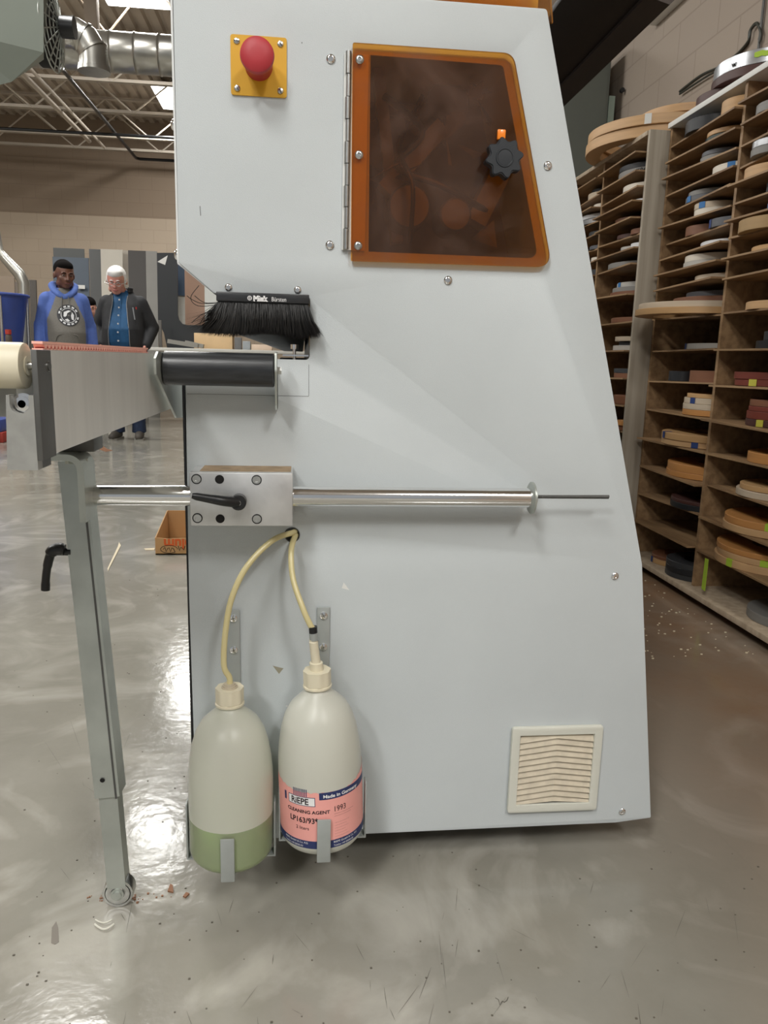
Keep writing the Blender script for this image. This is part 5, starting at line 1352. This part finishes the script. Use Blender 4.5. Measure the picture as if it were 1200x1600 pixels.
def hood(mb):
    for k in range(13):
        a = -PI*.98+2*PI*.98*k/12; b = -PI*.98+2*PI*.98*(k+1)/12
        f = lambda a: Vector((.098*math.sin(a), .01-.092*math.cos(a)+(-.015 if abs(a) < 1 else 0), 1.415+.050*(1-math.cos(a))/2+ .035*abs(math.sin(a))-.05*max(0, math.cos(a))))
        mb.cap(f(a), .026+.012*abs(math.sin(a/2)), f(b), .026+.012*abs(math.sin(b/2)), 12)
    mb.ell((0, .13, 1.39), (.10, .05, .09))
lpart('hood', blob(hood, .008, 3), 'hoodin', ho)
m1 = MB()
for x in (-.03, .035): m1.tube([onto(tr1, x*.8, 1.375, .012), onto(tr1, x, 1.32, .008), onto(tr1, x*1.25, 1.22, .008)], .004, 8, 4)
lpart('drawstring', m1, 'flank', ho)
def disc(cx, cz, r0, r1, a0=0, a1=2*PI, off=.003, n=40):
    m1 = MB(); P = []
    for k in range(n+1):
        a = a0+(a1-a0)*k/n; P.append([m1.bm.verts.new(onto(tr1, cx+r*math.cos(a), cz+r*math.sin(a), off)) for r in (r0, (r0+r1)/2, r1)])
    for A, B in zip(P, P[1:]):
        for k in range(2): m1.bm.faces.new((A[k], A[k+1], B[k+1], B[k]))
    return m1
MT['emb'] = mat('print_dark', '2c2d31', .7); MT['embw'] = mat('print_white', 'cfd0d2', .7)
cx, cz = .02, 1.205
m1 = disc(cx, cz, .008, .098, off=.003); em = lpart('chest_print', m1, 'emb', ho)
m1 = disc(cx, cz, .062, .067, off=.0045); lpart('print_ring', m1, 'embw', em)
m1 = MB()
for k in range(14):
    a = 2*PI*k/14
    if k in (0, 7): continue
    q = disc(cx, cz, .074, .088, a, a+.28, .0045, 4); m1.merge(q.bm)
lpart('print_letters', m1, 'embw', em)
m1 = MB()
for poly in (((-.045, -.01), (-.040, .028), (0, .045), (.022, .040), (-.012, .018), (-.018, -.004), (-.032, -.016)), ((.030, .030), (.045, .005), (.040, -.045), (.022, -.035), (.018, .0)), ((-.038, -.040), (-.012, -.030), (.008, -.050), (-.012, -.058))):
    P = [m1.bm.verts.new(onto(tr1, cx+a, cz+b, .0055)) for a, b in poly]; m1.bm.faces.new(P)
lpart('print_figure', m1, 'embw', em)
m1 = MB(); P = [onto(tr1, a, b, .006) for a, b in ((-.11, .90), (-.10, .98), (-.07, 1.03), (.07, 1.03), (.10, .98), (.11, .90))]; m1.tube(P, .0035, 6, 4); lpart('pocket_seam', m1, 'heather', ho)
# --- white haired man
p2f = Vector((-1.80, 8.2, 0))
t2, bo2, Mh2, hc2 = person('white haired person with glasses, open black jacket over blue shirt, looking down', p2f, .0, 1.03,
    dict(head=(-.035, -.095, 1.545), tilt=.36, yaw=.05, belly=.06, elbow=(.27, .06, 1.10), wrist=(.21, -.06, .93), skin='skin_l', lip='lip_l', brow='hair_w', wide=1.05, shw=.165,
         hair=[((0, .024, .030), (.085, .096, .088)), ((0, -.016, .066), (.067, .074, .046)), ((-.03, -.052, .078), (.030, .026, .020)), ((.025, -.055, .080), (.034, .026, .020)), ((.070, .005, .005), (.016, .032, .040)), ((-.070, .005, .005), (.016, .032, .040))], hairmat='hair_w', trouser='jean', shoe='shoeg'))
def shirt(mb):
    mb.loft([(0, -.02, .86, .170, .135), (0, -.055, .96, .185, .165), (0, -.06, 1.08, .185, .165), (0, -.035, 1.2, .18, .140), (0, -.01, 1.32, .165, .112), (0, -.01, 1.40, .10, .085), (0, -.015, 1.455, .066, .066)], 36)
me = blob(shirt, .010, 3); tr2 = bvh(me); sh = part('shirt', me, 'shirt', t2, local=True)
for z in (1.425, 1.36, 1.285, 1.21, 1.13, 1.05, .97): 
    m1 = MB(); q = onto(tr2, -.012, z, .001); m1.lathe([(.0085, 0), (.0085, .003), (0, .003)], q, (0, -1, 0), 14); lpart('button', m1, 'embw', sh)
m1 = MB(); m1.tube([onto(tr2, .006, z, .0015) for z in (1.43, 1.3, 1.2, 1.1, 1.0, .9)], .002, 6, 3); lpart('placket', m1, 'shirt', sh)
def jack(mb):
    mb.loft([(0, -.01, .84, .195, .160), (0, -.035, .95, .205, .185), (0, -.04, 1.08, .200, .185), (0, -.02, 1.2, .195, .162), (0, .0, 1.31, .19, .138), (0, .01, 1.385, .155, .108), (0, .01, 1.43, .105, .088), (0, .0, 1.475, .088, .088)], 40)
    for sd in (-1, 1):
        mb.cap((sd*.155, .015, 1.335), .078, (sd*.255, .055, 1.12), .066, 20); mb.cap((sd*.265, .06, 1.11), .063, (sd*.21, -.05, .94), .056, 20)
me = blob(jack, .010, 4)
def open_w(z): return (.092 if z < 1.05 else .092-.035*(z-1.05)/.3) if z < 1.36 else .058+.2*(z-1.36)
xo_ = lambda z: .012
bm_ = bmesh.new(); bm_.from_mesh(me)
tj = bvh(me)
kill = [f for f in bm_.faces if f.calc_center_median().y < -.02 and (-open_w(f.calc_center_median().z)-.015 < f.calc_center_median().x < open_w(f.calc_center_median().z)-.005)]
kill += [f for f in bm_.faces if f.calc_center_median().z > 1.468 and abs(f.calc_center_median().x) < .08 and f not in kill]
bmesh.ops.delete(bm_, geom=kill, context='FACES'); bm_.to_mesh(me); bm_.free()
jo = part('jacket', me, 'jacket', t2, local=True)
md = jo.modifiers.new('s', 'SOLIDIFY'); md.thickness = .006
for sd in (-1, 1):
    m1 = MB(); m1.tube([onto(tj, (open_w(z)-.003 if sd > 0 else -open_w(z)-.016), z, .001) for z in (1.40, 1.33, 1.25, 1.15, 1.05, .95, .88)], .0035, 6, 4); lpart('zip', m1, 'zip', jo)
m1 = MB(); m1.tube([onto(tj, .115, 1.29, .003), onto(tj, .135, 1.175, .003)], .006, 6); lpart('pocket_zip', m1, 'zip', jo)
m1 = MB(); q = onto(tj, .142, 1.285, .003); m1.box(q-Vector((.006, .002, .012)), q+Vector((.006, .002, .012))); lpart('red_tag', m1, 'red', jo)
def collar(mb):
    for k in range(11):
        a = .95+(2*PI-1.9)*k/11; b = .95+(2*PI-1.9)*(k+1)/11
        f = lambda a: Vector((.086*math.sin(a), -.01-.080*math.cos(a), 1.47))
        mb.cap(f(a), .016, f(b), .016, 10); mb.cap(f(a)-Vector((0, 0, .03)), .016, f(b)-Vector((0, 0, .03)), .016, 10)
lpart('collar', blob(collar, .008, 2), 'jacket', jo)
m1 = MB()
for sd in (-1, 1):
    m1.tube([Mh2 @ Vector((sd*.031+.021*math.cos(a), -.100, -.012+.015*math.sin(a))) for a in [2*PI*k/16 for k in range(17)]], .0022, 6)
    m1.tube([Mh2 @ Vector((sd*.052, -.100, -.008)), Mh2 @ Vector((sd*.088, -.07, -.004)), Mh2 @ Vector((sd*.090, .01, -.006))], .0022, 6)
m1.tube([Mh2 @ Vector((-.010, -.102, -.010)), Mh2 @ Vector((0, -.105, -.006)), Mh2 @ Vector((.010, -.102, -.010))], .0022, 6)
lpart('glasses', m1, 'zinc', bo2)
# --- third man, mostly hidden between them
p3 = PY(141, 500, 9.8)
t3, bo3, Mh3, hc3 = person('person with short dark hair and black top, half hidden between the other two', Vector((p3.x, 9.8, 0)), .2, .90,
    dict(head=(0, -.04, 1.57), tilt=.25, yaw=.2, belly=.02, elbow=(.25, .04, 1.12), wrist=(.26, -.05, .88), skin='skin_l', lip='lip_l', brow='hair_b',
         hair=[((0, .024, .030), (.082, .098, .088)), ((0, -.02, .062), (.070, .076, .050))], hairmat='hair_b', trouser='darkcloth', shoe='darkcloth'))
def top3(mb):
    mb.loft([(0, 0, .84, .18, .13), (0, -.01, 1.1, .19, .14), (0, 0, 1.3, .19, .12), (0, .01, 1.39, .16, .09), (0, .01, 1.44, .08, .075)], 32)
    for sd in (-1, 1): mb.cap((sd*.175, .01, 1.33), .07, (sd*.25, .04, 1.12), .06, 18); mb.cap((sd*.25, .04, 1.12), .06, (sd*.26, -.04, .90), .046, 18)
lpart('sweater', blob(top3, .011, 4), 'darkcloth', t3)
